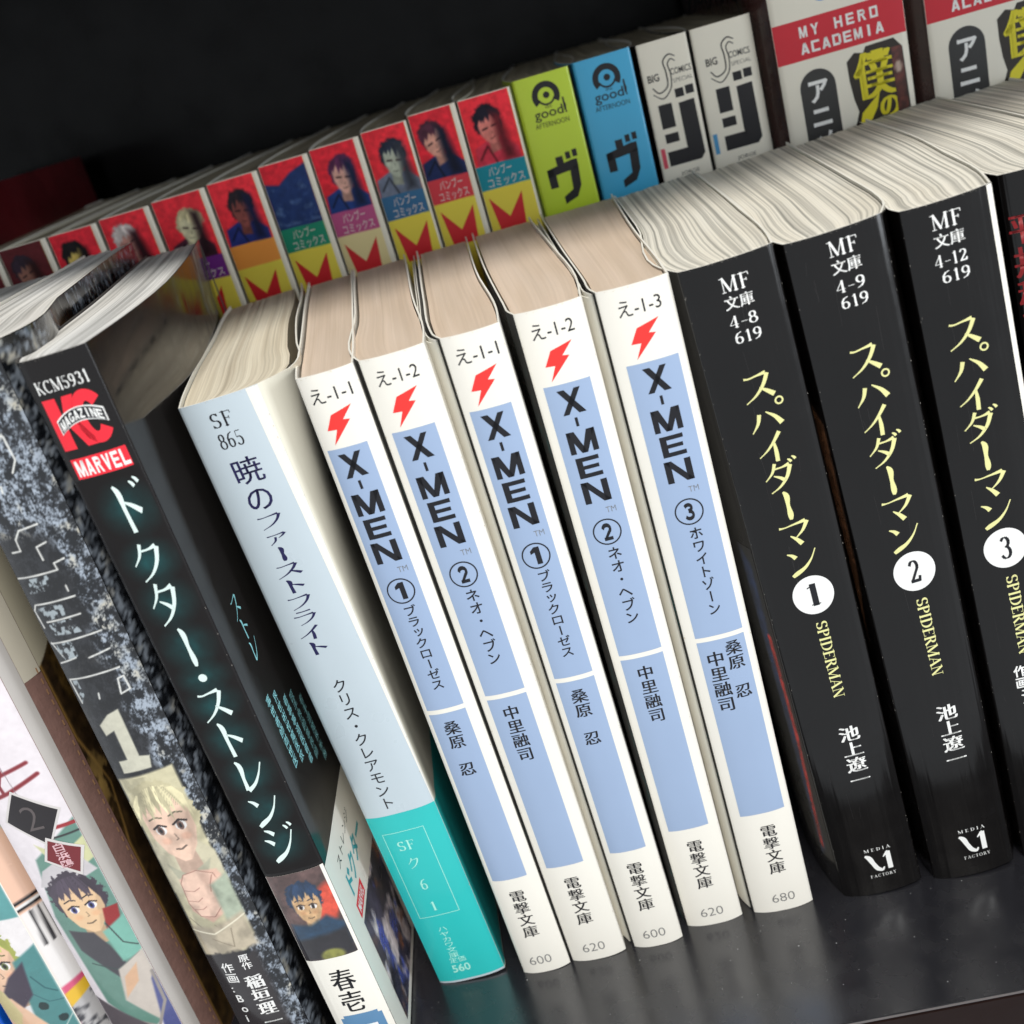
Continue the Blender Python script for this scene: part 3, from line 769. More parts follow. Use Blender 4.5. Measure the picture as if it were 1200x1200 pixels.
s1 = sbook('black paperback with a number 1 in its white disc, beside the white books', 23.4, .75, 17.48, .047,
      [(0,0),(3,-1.1),(53,-2.4),(105,-3.6)], [(0,17.4),(6,18),(41,18.4),(105,17.9)], '4-8', 1, 147.0)
c = Canvas(.6, 6, 1, 92, .4, (.05, .05, .055))
c.poly([(2.2, 88), (6, 92), (6, 8), (3.2, 12)], (.12, .20, .34), 1.2); c.line([(2.6, 70), (2.4, 45), (4.6, 12)], 1.6, (.68, .20, .18), .6); c.grain(.7, .5, 4)
s1.paint('cover_picture', c, ARTG, side='L')
s2 = sbook('black paperback with a number 2 in its white disc, between the numbers 1 and 3', 43.8, .6, 17.7, .056,
      [(0,0),(2.5,-.6),(40,0),(105,-.5)], [(0,17.7),(6,20),(16,21.3),(33,21.9),(70,23),(105,23.8)], '4-9', 2, 148.3, cu=9.7)
c = Canvas(.6, 5, 1, 118, .5, (.06, .055, .055))
c.poly([(1.2, 114), (5, 118), (5, 60), (1.8, 82)], (.50, .34, .24), 1.0); c.grain(.6, .4, 8)
s2.paint('cover_picture', c, ARTG, side='L')
s3 = sbook('black paperback with a number 3 in its white disc, furthest from the white books', 64.16, 1.6, 16.2, .053,
      [(0,0),(3,-.5),(15,1),(35,1.7),(86,2.9),(104,3.4)], [(0,16.2),(10,18.3),(35,20.6),(61,22.9),(86,23.7),(104,24)], '4-12', 3, 148.0, extra=True, cu=7.3)
s3.put('cover_edge', rect(15.1, .4, 16.18, 149.9), WHITE, 4, label='white strip along the fold of the black cover')
s4 = Book('paperback', 'dark book with red lettering partly hidden behind the last numbered black paperback', 84.2, 9, 18, 150, 105, .053,
      [(0,0),(5,-.6),(31,1.6),(54,2.6),(105,3.2)], [(0,18),(6,19),(105,24)], bulge=2.2, pexp=2.0, mats=(BLACK, BLACK, BLACK), pages=PG_MANGA, jit=.13)
s4.put('title_lettering', fit(column('平井和正', 0, 0, 1, mincho=.04), .3, 118, 4.4, 142), mat('dark_red_ink', (.55, .08, .10), .4))
s5 = Book('paperback', 'plain black paperback at the far end of the front row', 110.5, 9, 16, 150, 105, .053, [(0,0),(5,-1),(105,-3)], [(0,16),(105,16)],
      mats=(BLACK, BLACK, BLACK), pages=PG_MANGA, jit=.13)

# --- silver-blue book with teal foot
sf = Book('paperback', 'silver blue paperback with a teal foot, between the black book and the white ones', -73.36, -.4, 16.1, 150, 104, .041,
      [(0,0),(8,-1.8),(23,-4.5),(34,-6.3),(62,-9.9),(94,-15.0),(104,-16)], [(0,16.1),(1.5,18.2),(5,21.6),(10,22.2),(29,18.4),(55,13.4),(84,9.2),(104,5.3)],
      Rb=[(0,16.1),(1.0,16.2),(5,15.6),(10,15.0),(29,12.6),(55,9.6),(84,7.4),(104,4.4)], Rexp=4, bulge=1.1, pexp=3.2, mats=(SILVER, WHITE, CREAM), pages=PG_CREAM, inset=(.6, 2.4), page_drop=.7, jit=.12)
sf.put('cover_fold', poly((13.8, 149.9), (15.0, 100), (15.95, 50.4), (16.06, 50.4), (16.06, 100), (16.06, 149.9)), WHITE)
sf.put('teal_band', rect(.02, 0.6, 16.08, 50.4), TEAL)
sf.put('teal_band', rect(.05, 0.6, 40, 50.4), TEAL, side='R')
sf.put('series_code', fit(serif('SF'), 5.2, 144.3, 9.4, 147.4), INK)
sf.put('series_code', fit(serif('865'), 5.0, 140.0, 9.8, 143.2), INK)
sf.put('title_lettering', join([fit(column('暁', 0, 0, 1, mincho=.008), 5.2, 132.2, 10.9, 137.6), fit(column('の', 0, 0, 1, mincho=.008), 5.4, 126.4, 10.4, 130.8),
      kata('ファーストフライト', 8.1, 125.6, 3.66, 5.9, k=1.15, drift=-.22, fill=.86)]), NAVY)
sf.put('author_lettering', column('クリス・クレアモント', 7.4, 86.4, 3.45, 1.0, bold=.004, drift=-.1), INK)
wear(sf, 9, 60, True)
sf.put('code_frame', frame(2.2, 20.6, 11.9, 45.6, .14), TINK, 2)
sf.put('code_lettering', join([fit(serif('SF'), 4.6, 40.3, 8.4, 43.0), fit(kata('ク', 0, 0, 1, 1), 5.2, 35.0, 7.8, 38.0), fit(serif('6'), 5.8, 28.6, 7.3, 31.6), fit(serif('1'), 6.1, 22.2, 7.1, 24.8)]), TINK, 2)
sf.put('imprint_lettering', column('ハヤカワ文庫', 6.3, 17.4, 1.65, 1.5), TINK, 2)
sf.put('price_lettering', join([fit(text('定価'), 4.7, 5.9, 8.6, 7.6), fit(text('560', .02), 4.5, 3.0, 8.9, 5.3)]), TINK, 2)

# --- black book with glowing title
kc = Book('paperback', 'black paperback with a glowing teal title and red logo, beside the silver blue book', -92.0, -19, 12.6, 168.85, 117, .020,
      [(0,0),(2,-1.2),(20,-3.3),(50,-5.9),(93,-11.7),(117,-14.9)], [(0,12.6),(4,12.9),(20,13.6),(42,13.0),(74,8.6),(117,.2)], Rb=[(0,12.6),(4,12.5),(19,11.6),(42,10.1),(74,6.2),(117,-1.4)], Rexp=18, rim=mat('dark_cover_rim', (.30, .29, .28), .6),
            bulge=1.0, pexp=3.0, ridge=.06, mats=(mat('black_title_cover', (.10, .09, .09), .25, .15, spec=.25, var=.1), BLACK, mat('mirror_black_cover', (.12, .11, .108), .13, .0, spec=.20, var=.08)), pages=PG_GREY,
      inset=(.6, .5), page_drop=.4, jit=.15)
tops = [(144.0,134.6),(132.6,125.0),(124.5,115.6),(114.6,106.2),(104.6,102.4),(101.2,93.6),(93.2,85.0),(84.2,76.4),(75.6,67.8),(67.0,58.6)]
c = Canvas(.4, 12.2, 56, 146.4, .28, (.10, .09, .09))
cx = [7.6, 7.0, 6.6, 6.6, 6.6, 6.4, 6.5, 6.8, 6.7, 6.7]
for (t, bt), q in zip(tops, cx):
    m = (t + bt) / 2; g = fbm(c.U * .5, c.V * .4, 5, 3)
    r = np.hypot((c.U - q) / 5.4, (c.V - m) / max(3.4, (t - bt) * .60))
    c.mix(np.clip(1.15 - r, 0, 1) ** 1.1 * (.30 + .50 * g), (.14, .38, .39))
kc.paint('title_glow', c, ARTM, label='teal glow round the title')
kc.put('title_lettering', join([kata(ch, q, 0, 1, 6.4, k=1.08, tops=[tp]) for ch, q, tp in zip('ドクター・ストレンジ', cx, tops)]), mat('pale_title_ink', (.86, .93, .91), .4), 2)
wear(kc, 44, 50)
kc.put('series_code', fit(serif('KCM5931'), 1.3, 162.6, 10.8, 165.0), WINK)
K = [poly((1.2,161.6),(3.7,161.6),(3.7,152.2),(1.2,152.2)), poly((3.4,156.4),(5.0,161.6),(7.0,161.6),(4.9,156.6)), poly((3.6,157.4),(5.2,158.6),(8.2,152.2),(5.8,152.2)), ring(8.6, 157.0, 3.1, 2.1, 40, 4.9, 38, 322)]
kc.put('publisher_logo', join(K), REDK)
# arched banner over the logo
def arch(vf, u0, u1, v0, h, rise):
    a, b_, c_, d_ = box_of(vf); out = []
    for x, y in vf[0]:
        t = (x - a) / (c_ - a); s_ = (y - b_) / (d_ - b_); out.append((u0 + (u1 - u0) * t, v0 + rise * (1 - (2*t - 1) ** 2) + h * s_ + (t - .5) * .3))
    return out, vf[1]
strip = join([rect(k / 16, 0, (k + 1) / 16, 1) for k in range(16)])
kc.put('logo_banner', arch(strip, 2.3, 11.0, 155.2, 2.6, 1.5), WINK, 2)
kc.put('logo_banner', arch(strip, 2.5, 10.8, 155.4, 2.2, 1.5), INK, 3)
kc.put('logo_lettering', arch(join([fit(block(ch), i, 0, i + .86, 1) for i, ch in enumerate('MAGAZINE')]), 2.8, 10.5, 155.65, 1.75, 1.5), WINK, 4)
kc.put('red_label', rect(1.3, 146.7, 11.6, 150.5), REDK)
kc.put('label_lettering', join([fit(block(ch), 1.75 + i * 1.62 + (.35 if i > 0 else 0), 147.1, 1.75 + i * 1.62 + (1.75 if i == 0 else 1.62), 150.1) for i, ch in enumerate('MARVEL')]), WINK, 2)
# lower wrap: picture, author, emblem
kc.put('lower_wrap', rect(.02, .4, 12.58, 55.2), WHITE)
kc.put('lower_wrap', rect(.05, .4, 40, 54.2), WHITE, side='R')
c = Canvas(.1, 11.9, 31.6, 55.2, .22, (.35, .27, .26))
c.grain(.35, .35, 3)
c.ell(9.8, 45, 2.6, 6, (.80, .30, .22), -20, .8); head(c, 6.0, 46.2, 3.1, 4.9, (.80, .65, .48), (.15, .24, .36), (.2, .15, .12), -4, 12, 8)
c.poly([(1, 42.0), (5, 41.2), (9, 43), (11.9, 40), (11.9, 34), (.1, 35)], (.13, .24, .34), 1.0); c.poly([(.1, 37.5), (11.9, 38.6), (11.9, 31.6), (.1, 31.6)], (.14, .13, .15), 1.2)
c.ell(6.8, 32.4, 2.6, 1.7, (.50, .50, .24), 0, .6); c.grain(.9, .22, 12)
kc.paint('cover_picture', c, ARTG, layer=2)
kc.put('author_lettering', column('春壱', 6.2, 28.4, 6.4, .88, mincho=.015), INK, 2)
lb = mat('blue_emblem', (.36, .53, .68), .35, .2)
kc.put('publisher_emblem', join([rect(1.8, 2, 11.2, 14.2), rect(2.6, 14.2, 10.4, 15.0)]), lb, 2)
kc.put('publisher_emblem', join([rect(4.0, 9.6, 9.4, 11.6), rect(4.0, 3.4, 5.8, 9.6), rect(7.6, 3.4, 9.4, 9.6)]), WINK, 3)
# right side of the cover: small glowing text, wrap print
gl = mat('glowing_teal_text', (.62, .90, .92), .4)
parts = []
rr = random.Random(3)
for k in range(5):
    d0 = 9 + k * 4.8; t0 = 92 - k * 3.0
    parts.append(column(''.join(rr.choice('魔術師事故両手医者世界道歩') for _ in range(7)), d0, t0 - (0 if k % 2 else 1), 2.5, 1.25))
kc.put('cover_lettering', join(parts), gl, 1, side='R')
kc.put('cover_lettering', kata('ストレ', 14, 112, 5.0, 6.0, k=.8), gl, 1, side='R')
kc.put('wrap_lettering', join([fit(text('ドクター', .03), 8, 38.5, 30, 44.5)]), mat('cyan_ink', (.15, .62, .66), .4), 2, side='R')
kc.put('wrap_lettering', fit(text('ストレンジ', .0), 7, 47.0, 26, 49.4), INK, 2, side='R')
kc.put('red_label', rect(7, 33.2, 16, 37.0), REDK, 2, side='R')
kc.put('label_lettering', fit(text('MARVEL', .01), 7.8, 33.9, 15.2, 36.4), WINK, 3, side='R')
c = Canvas(7, 36, 2.4, 32, .5, (.20, .20, .26))
c.grain(.16, .9, 6); c.mix((fbm(c.U * .16, c.V * .12, 21, 4) - .5) * 8, (.85, .80, .80)); c.mix((fbm(c.U * .2, c.V * .14, 33, 4) - .56) * 8, (.28, .34, .66)); c.mix((fbm(c.U * .2, c.V * .2, 51, 4) - .60) * 8, (.62, .42, .33)); c.grain(.8, .3, 7)
kc.paint('cover_picture', c, ARTG, side='R', layer=3)

# --- rock-textured book
ds = Book('paperback', 'grey rock patterned paperback with a pale numeral 1, beside the glowing titled black one', -114.7, -16, 15.2, 173, 113, 0.0,
      [(0,0),(3,-1.5),(58,-9.5),(92,-10),(113,-11)], [(0,15.2),(1.6,16),(40,11.8),(90,4.8),(113,2.6)], bulge=1.6, pexp=2.4,
      mats=(BLACK, BLACK, BLACK), pages=PG_GREY, page_drop=.4, jit=.2)
c = Canvas(.05, 15.15, .4, 172.9, .19, (.08, .08, .09)); c.rock(3)
e = np.clip((10.8 - c.U + 2.6 * (fbm(c.U * .4, c.V * .25, 77, 3) - .5) * 2) / 2.0, 0, 1) * np.clip((142 - c.V) / 5, 0, 1)
c.mix(e * .86, (.085, .085, .095))
for q in [[(5.1,148.5),(6.0,148.6),(5.8,147.4)], [(9.4,157.5),(10.4,157.2),(10.6,152.6),(9.2,150.5)], [(9.2,140.3),(5.3,139.9),(3.9,138.3),(3.8,136.0),(1.9,135.9)], [(9.2,136.6),(7.1,136.1),(7.2,133.4)],
          [(0.3,130.6),(8.9,130.9),(8.8,132.3),(10.9,132.7)], [(9.0,127.5),(9.0,126.4)], [(9.7,125.1),(1.2,124.8),(0.4,123.6),(0.7,119.8)], [(2.0,121.0),(9.2,121.4)],
          [(0.5,116.3),(11.4,117.0)], [(0.6,116.5),(1.8,113.2)], [(0.5,111.9),(4.4,112.8)], [(6.9,112.2),(11.4,113.0)], [(11.5,108.7),(0.6,108.1),(0.8,102.6)], [(5.4,104.4),(5.1,103.2)], [(10.3,106.5),(9.6,103.2),(11.6,103.7),(11.5,106.7),(10.3,106.5)]]:
    c.line(q, .34, (.86, .86, .84), .18)
for q in [[(.5,124),(7,124.6),(6.4,121.9),(2,121.2)], [(2,120.8),(7,121),(8,117.8),(2.4,118)], [(.7,116),(5,116.4),(5,113),(2,112.4)], [(.7,107.8),(2.2,107.9),(2.3,104.5),(.9,102.6)], [(1,130.2),(7,130.4),(5.5,127.4),(1.4,127.2)]]:
    m = fbm(c.U * 1.3, c.V * 1.1, 91, 3)
    old = c.im.copy(); c.poly(q, (.62, .66, .68), .2); k = np.clip((m - .42) * 7, 0, 1)[..., None]; c.im = old * (1 - k) + c.im * k
c.poly([(2.3,97.2),(5.0,99.4),(7.6,100.2),(7.6,97.8),(7.4,89.0),(9.4,88.6),(8.7,85.8),(2.4,85.4),(2.6,88.4),(4.6,88.6),(4.8,95.6),(2.6,94.6)], (.78, .77, .70), .3)
# plain colour picture: pale hair mass over skin tones, hand tones and a beige cloth, without any face
def blob(pts, col, soft=.4): c.poly([(a, b) for a, b in pts], col, soft)
blob([(.3,84),(12.6,85.2),(12.6,60),(13,40),(10,36.5),(.5,36.5)], (.80, .77, .64), .6)
blob([(.3,66),(3,70),(9,69.6),(13,63),(13,54),(.3,54)], (.80, .77, .66), .5)
head(c, 6.7, 71.0, 5.4, 8.6, (.93, .79, .70), (.90, .86, .70), (.45, .34, .30), 4, 8, 11)
blob([(2,62),(6,58.5),(11.5,61.5),(9,56),(3.5,56)], (.70, .69, .60), .4)
blob([(3,57.6),(7,59.6),(11.6,58.6),(12.6,55),(10.4,48),(6,45.4),(2.6,49)], (.89, .73, .65), .5)
fist = [(3.0, 56.6), (4.4, 58.8), (7.6, 59.4), (10.6, 57.8), (11.2, 54.4), (9.8, 49.6), (7.0, 46.8), (4.0, 47.4), (2.6, 51)]
c.poly(fist, (.91, .77, .69), .3); c.line(fist + fist[:1], .16, (.60, .42, .38), .2)
for q in ([(3.0, 54.6), (5.2, 54.2), (6.6, 54.9)], [(2.9, 51.8), (5.0, 51.4), (6.2, 52.2)], [(3.4, 49.4), (5.2, 49.2), (6.2, 49.8)]): c.line(q, .15, (.62, .44, .40), .2)
c.ell(9.6, 55.6, 1.5, 3.0, (.90, .75, .67), 25, .35); c.line([(8.6, 53.4), (9.2, 55.5), (10.2, 57.4)], .18, (.64, .45, .40), .2)
for q in ([(1, 47), (3, 44), (2.4, 40)], [(6, 44.6), (8.4, 41), (9, 37)], [(11, 46), (10.4, 42), (12, 38)]): c.line(q, .2, (.52, .47, .40), .25)
blob([(9,55),(13,57),(13,46),(9,44)], (.66, .70, .62), .8)
blob([(.4,45),(5,44),(12.6,46.5),(13,37),(.4,36.4)], (.74, .69, .60), 1.2)
c.im *= (1 - .16 * np.clip((fbm(c.U * .35, c.V * .22, 88, 3) - .45) * 4, 0, 1) * (c.V < 84) * (c.V > 36))[..., None]
c.line([(.4, 43.6), (5, 42.2), (12.8, 45.6)], .35, (.90, .87, .78)); c.line([(4, 41), (8, 38), (9, 43)], .18, (.5, .45, .38))
m = np.clip((36.8 - c.V + 1.6 * (fbm(c.U * .5, c.V * .4, 5, 3) - .5) * 2) / 1.2, 0, 1) * np.clip((12.6 - c.U) / 1.4, 0, 1)
c.mix(m, (.17, .15, .155)); c.grain(.9, .06, 61)
ds.paint('cover_picture', c, ARTG, label='rock pattern with outlined letters, a numeral and a pale painted figure')
ds.put('author_lettering', column('作画:Boichi', 4.1, 34.0, 3.0, 1.0, bold=.01), WINK, 2)
ds.put('author_lettering', column('原作', 8.6, 35.6, 2.2, 1.1, bold=.01), WINK, 2)
ds.put('author_lettering', column('稲垣理一郎', 8.6, 29.6, 4.0, 1.05, mincho=.035), WINK, 2)
c = Canvas(.05, 112, .4, 172.8, .65, (.08, .08, .09)); c.rock(11)
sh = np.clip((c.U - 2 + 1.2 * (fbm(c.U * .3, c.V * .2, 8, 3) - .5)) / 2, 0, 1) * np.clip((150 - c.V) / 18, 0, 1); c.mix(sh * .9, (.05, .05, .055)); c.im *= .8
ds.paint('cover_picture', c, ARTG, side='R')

# --- two books of one series with painted spines
GW = 'white spined comic books with painted figures'
LEATH = mat('brown_leather_print', (.52, .395, .36), .5, .1, var=.12, vscale=300, bump=.3, bscale=900)
l2 = Book('comic_book', 'white spined comic book with a black diamond and brown leather patterned cover', -147.0, -10, 15.8, 172, 100, 0.0,
      [(0,0),(3,-.6),(100,-3)], [(0,15.8),(.8,17.2),(2.2,18.2),(20,20.4),(52,21.8),(86,21.9),(100,22.0)], bulge=1.2, mats=(mat('white_comic_cover', (.90, .87, .88), .3, .4, var=.02), BLACK, LEATH), pages=PG_GREY, group=GW)
c = Canvas(.05, 15.75, .4, 171.8, .19, (.90, .87, .885))
c.line([(.0, 92.5), (5.6, 93.6), (6.4, 89), (4.4, 85.2)], 1.1, (.52, .16, .19)); c.line([(1.0, 86.5), (6, 88.0), (12.6, 89.6)], .85, (.52, .16, .19), .4); c.line([(0, 82.0), (6, 83.6), (13.6, 86.4)], .9, (.52, .16, .19), .4); c.line([(4.6, 89), (5, 83.5)], .8, (.52, .16, .19), .3)
c.line([(1, 110), (4, 104), (9, 101), (13, 106)], 1.2, (.52, .16, .19)); c.line([(3, 122), (7, 112), (11, 118)], 1.0, (.52, .16, .19))
c.line([(6.6, 97), (7.8, 80)], .12, (.45, .40, .42)); c.ell(8.1, 79.4, .3, .5, (.3, .25, .27), 0, .1)
# painted cloth, cap, hair and paper shapes
c.poly([(4, 66), (15.8, 74), (15.8, 18), (9, 14), (2.4, 24), (1, 50)], (.40, .55, .50), .6)
c.poly([(5.4, 70), (10, 66), (15.8, 69), (15.8, 63), (9, 60)], (.80, .80, .62), .4); c.line([(8.4, 70.5), (15.8, 70.6)], .5, (.20, .2, .2)); c.line([(8, 73), (15.8, 72.8)], .9, (.62, .18, .2))
c.poly([(1.6, 58.5), (4, 62.8), (9, 65.2), (13.6, 64), (15.4, 60), (8, 58)], (.78, .76, .77), .3)
head(c, 8.6, 51.6, 5.0, 7.0, (.90, .76, .60), (.30, .26, .31), (.30, .30, .52), 4, 3, 9)
c.poly([(12.4, 50), (15.6, 50), (14, 42), (10.6, 42)], (.58, .16, .16), .4)
c.poly([(2.6, 46), (8, 44.4), (10, 40), (12, 32), (9, 30), (3, 40)], (.27, .26, .28), .5); c.poly([(10, 44), (15.8, 47), (15.8, 36), (11, 35)], (.48, .70, .64), .6)
c.line([(4, 36), (9, 33), (15, 36)], .3, (.22, .28, .27)); c.line([(11.5, 46), (13, 40), (15.5, 38)], .3, (.2, .22, .22))
c.poly([(9, 33), (15.8, 36.6), (15.8, 22), (12.6, 16), (7, 24)], (.78, .74, .70), .5); c.poly([(9.5, 30.6), (13.4, 33.6), (12, 28.6), (7.6, 24.6)], (.84, .68, .55), .4)
c.poly([(14.6, 28), (15.8, 30), (15.8, .4), (11, .4), (12.4, 15)], (.33, .35, .55), .5); c.line([(15.4, 30), (15, 21), (11.4, 14.6), (3, 20)], .7, (.60, .57, .55), .3)
c.poly([(0.1, 26), (11, 13.8), (12, .4), (.1, .4)], (.36, .33, .35), .6); c.grain(.7, .035, 14)
l2.paint('cover_picture', c, ARTG, label='white ground with red brush strokes above painted clothes and hair')
dk = mat('near_black_ink', (.14, .12, .13), .35, .2)
l2.put('number_diamond', xf(poly((.5,76.6),(5.2,84.0),(13.3,77.0),(7.6,68.4)), tx=1.3), mat('pale_frame_ink', (.83, .81, .80), .4), 2)
l2.put('number_diamond', xf(poly((1.1,76.6),(5.3,83.2),(12.6,76.9),(7.6,69.2)), tx=1.3), dk, 3)
l2.put('volume_number', fit(text('2', -.012), 6.2, 73.4, 9.7, 79.6), mat('dim_grey_ink', (.36, .33, .33), .4), 4)
l2.put('small_diamond', xf(poly((4.6,65.4),(7.4,71.2),(14.0,66.6),(10.9,59.8)), tx=1.3), mat('pale_frame_ink'), 4)
l2.put('small_diamond', xf(poly((5.3,65.5),(7.5,70.3),(13.2,66.5),(10.8,60.8)), tx=1.3), mat('wine_ink', (.46, .17, .19), .4), 5)
l2.put('author_lettering', fit(column('白浜鴎', 0, 0, 1, bold=.02), 8.9, 62.6, 11.7, 69.2), mat('pink_ink', (.86, .70, .72), .4), 6)
l2.put('cover_fold', rect(.05, .4, 2.3, 171.6), mat('grey_fold_print', (.74, .72, .70), .35, .3), side='R')
c = Canvas(6.6, 60, .4, 171.6, .4, (.20, .145, .085))
n = fbm(c.U * .16, c.V * .05, 5, 4); c.mix((n - .5) * 5, (.33, .25, .12)); c.grain(.6, .5, 6)
e = np.clip((84 - c.V + (c.U - 14) * .8) / 3, 0, 1) * 0
c.line([(6.8, .4), (7.0, 60), (10.5, 74), (7.0, 88), (6.9, 181)], .7, (.55, .42, .22), .5)
m = np.clip((fbm(c.U * .25, c.V * .2, 45, 4) - .52) * 9, 0, 1) * np.clip(1 - np.abs(c.V - 76) / 16, 0, 1); c.mix(m, (.62, .50, .28)); c.mix(np.clip((c.V - 106 - (c.U-6.6)*.4) / .5, 0, 1), (.76, .73, .64))
l2.paint('cover_ornament', c, ART, side='R')
st = join([rect(5.6, y, 5.95, y + 1.3) for y in np.arange(4, 106, 2.6)])
l2.put('stitch_line', st, mat('stitch_print', (.66, .50, .36), .5), side='R')
l2.put('title_plate', rect(2.35, 105.5, 6.5, 171.6), mat('beige_plate_print', (.80, .77, .70), .4), side='R')

l1 = Book('comic_book', 'comic book with painted green and yellow spine, beside the one with a black diamond', -169.2, -10, 15.2, 172, 100, 0.0,
      [(0,0),(3,-.6),(100,-3)], [(0,15.2),(2.5,18.0),(20,19.8),(100,21)], bulge=1.2, mats=(WHITE, BLACK, WHITE), pages=PG_GREY, group=GW)
c = Canvas(.05, 15.15, .4, 171.8, .19, (.90, .88, .88))
c.poly([(.1, 70), (15.1, 64), (15.1, 52), (.1, 55)], (.36, .60, .60), .4)
head(c, 4.6, 40.2, 5.6, 8.2, (.91, .75, .63), (.74, .76, .38), (.38, .42, .22), 6, 5, 9)
c.poly([(9, 41), (15.1, 44), (15.1, .4), (9, .4), (7, 24)], (.30, .52, .52), .7); c.poly([(6, 37), (11, 40.5), (9.4, 31), (5, 27), (1.4, 31)], (.25, .21, .27), .6)
c.poly([(.1, 32), (4, 31), (9, 22), (13, 9), (10, .4), (.1, .4)], (.90, .74, .62), .6); c.poly([(.1, 36), (3, 33), (4.4, 26), (2, 21), (.1, 25)], (.82, .77, .58), .5)
c.ell(10.2, 27.2, 1.1, 1.2, (.12, .20, .20), 0, .2, .5, 8); c.ell(13, 22.6, 1.1, 1.1, (.12, .20, .20), 0, .2, .5, 9); c.line([(4, 18), (10, 17.4), (15, 22.6)], .3, (.72, .78, .76), .2, .8)
c.line([(11, 36), (12.6, 32), (14.6, 30)], .3, (.16, .34, .36)); c.line([(9.6, 31), (12, 28), (15, 27.4)], .2, (.18, .36, .38)); c.grain(.6, .04, 9)
l1.paint('cover_picture', c, ARTG, label='painted clothes in green and teal under a yellow shape')
c = Canvas(.1, 24, .4, 171.6, .35, (.93, .76, .66))
c.poly([(.1, 181), (24, 181), (24, 70), (.1, 74)], (.62, .80, .78), 2)
for y in (54.6, 52.8): c.line([(0, y + .3), (24, y)], .9, (.13, .12, .13), .3)
c.line([(0, 53.8), (24, 53.4)], .7, (.92, .91, .90), .3)
c.poly([(0, 52), (24, 51.6), (24, .4), (0, .4)], (.93, .91, .90), .3)
for k in range(4): c.line([(1.6 + k * 1.3, 51.6), (1.4 + k * 1.3, 42)], .5, (.13, .12, .13), .2)
c.poly([(0, 30), (24, 33), (24, 22), (0, 18)], (.86, .36, .50), .6); c.poly([(0, 26), (24, 29), (24, .4), (0, .4)], (.75, .74, .74), .6); c.mix((fbm(c.U * .5, c.V * .5, 14, 3) - .55) * 6 * (c.V < 27), (.3, .3, .32)); c.poly([(0, 28), (6, 29.6), (6, 27), (0, 24)], (.92, .74, .22), .4)
l1.paint('cover_picture', c, ARTG, side='R')
l0 = Book('comic_book', 'bright blue comic book beside the comic with the green and yellow spine', -186.6, -9, 14.4, 172, 100, 0.0, mats=(mat('bright_blue_cover', (.08, .36, .80), .3, .4, var=.25, vscale=200), BLACK, mat('bright_blue_cover')), pages=PG_GREY)
l0.put('title_lettering', fit(column('火山', 0, 0, 1, bold=.04), 2, 14, 12, 40), WINK)

# ================================================================== back row
GH = 'small red topped comics with a big red zigzag letter'
RB = [(.93, .20, .25), (.91, .18, .24), (.95, .21, .26)]
def hbook(label, x, w, y0, H, band, hair, skin, cloth, text_on, foot=(.92, .85, .32), kind=0, edge=True):
    b = Book('comic', label, x, y0, w, H, 128, 0.0, bulge=.35, pexp=4, mats=(CREAM, mat('brown_cover', (.25, .18, .16), .4), CREAM), pages=PG_DIM, group=GH, jit=.15)
    we = w - (1.3 if edge else .5)
    c = Canvas(.15, we, 120, H - .2, .27, foot)
    c.poly([(.1, H), (we, H), (we, H - 18), (.1, H - 18)], (.36, .12, .14) if 'in deep shadow' in label or 'wine panel' in label else RB[kind % 3], .1)  # outermost two: shadow painted in as a darker red panel
    m = we / 2
    old_v = H
    if kind < 4:   # a plain head-and-shoulders stand-in
        c.poly([(m-6, H-19), (m-5.4, H-13), (m-1, H-11.4), (m+3.4, H-12.4), (m+6, H-15), (m+6, H-19)], cloth, .5)
        q = int(x * -1) % 5; dx = (q - 2) * .45
        head(c, m + .2 + dx, H - 8.2 - .3 * q, 2.9 + .2 * (q % 3), 4.0 + .25 * (q % 2), skin, hair, (.1, .1, .1), 14 - q * 7, kind + q, 5 + q, tiny=True)
        c.poly([(m + dx + .8, H - 4), (m + dx + 4, H - 5), (m + 5.5, H - 18), (m + 1.4, H - 18), (m + dx + 1.2, H - 11)], np.array(cloth) * .5, .9, .45)
        c.line([(m - 4.6, H - 16), (m - 2, H - 13), (m - .5, H - 17.5)], .5, np.array(cloth) * .45, .4)
    else:          # a plain dark shape that fills the panel
        c.poly([(.1, H-5), (4, H-6), (8, H-3.5), (we, H-2), (we, H-18), (.1, H-18)], cloth, .6); c.mix((fbm(c.U * .5, c.V * .5, 5, 4) - .55) * 5 * (c.V > H - 17) * (c.V < H - 6), (.28, .38, .56))
    c.grain(.8, .16, kind + 20)
    c.poly([(.1, H-17.6), (we, H-17.9), (we, H-24.3), (.1, H-24.1)], band, .12)
    c.poly([(.1, H-24.2), (we, H-24.4), (we, 119), (.1, 119)], foot, .12)
    # zigzag
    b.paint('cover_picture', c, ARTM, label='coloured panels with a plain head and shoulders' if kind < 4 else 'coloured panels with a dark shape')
    M = [poly((1.6, H-26.4), (1.6, H-35), (3.6, H-35)), poly((1.6, H-26.4), (6.0, H-31.8), (3.6, H-35)), poly((3.6, H-35), (6.0, H-31.8), (9.2, H-35))]
    M = [poly((1.4, H-26.2), (2.6, H-36), (5.9, H-32.2)), poly((5.9, H-32.2), (2.6, H-36), (9.6, H-36)), poly((5.9, H-32.2), (9.6, H-36), (10.6, H-26.4))]
    b.put('zigzag_letter', join(M), mat('zigzag_red_ink', (.82, .13, .17), .4), 2)
    if text_on:
        b.put('imprint_lettering', fit(text('バンブー', .0), 3.2, H-20.8, 9.6, H-18.3), TWHITE, 2)
        b.put('imprint_lettering', fit(text('コミックス', .0), 2.4, H-23.8, we-1.2, H-21.3), TWHITE, 2)
    return b
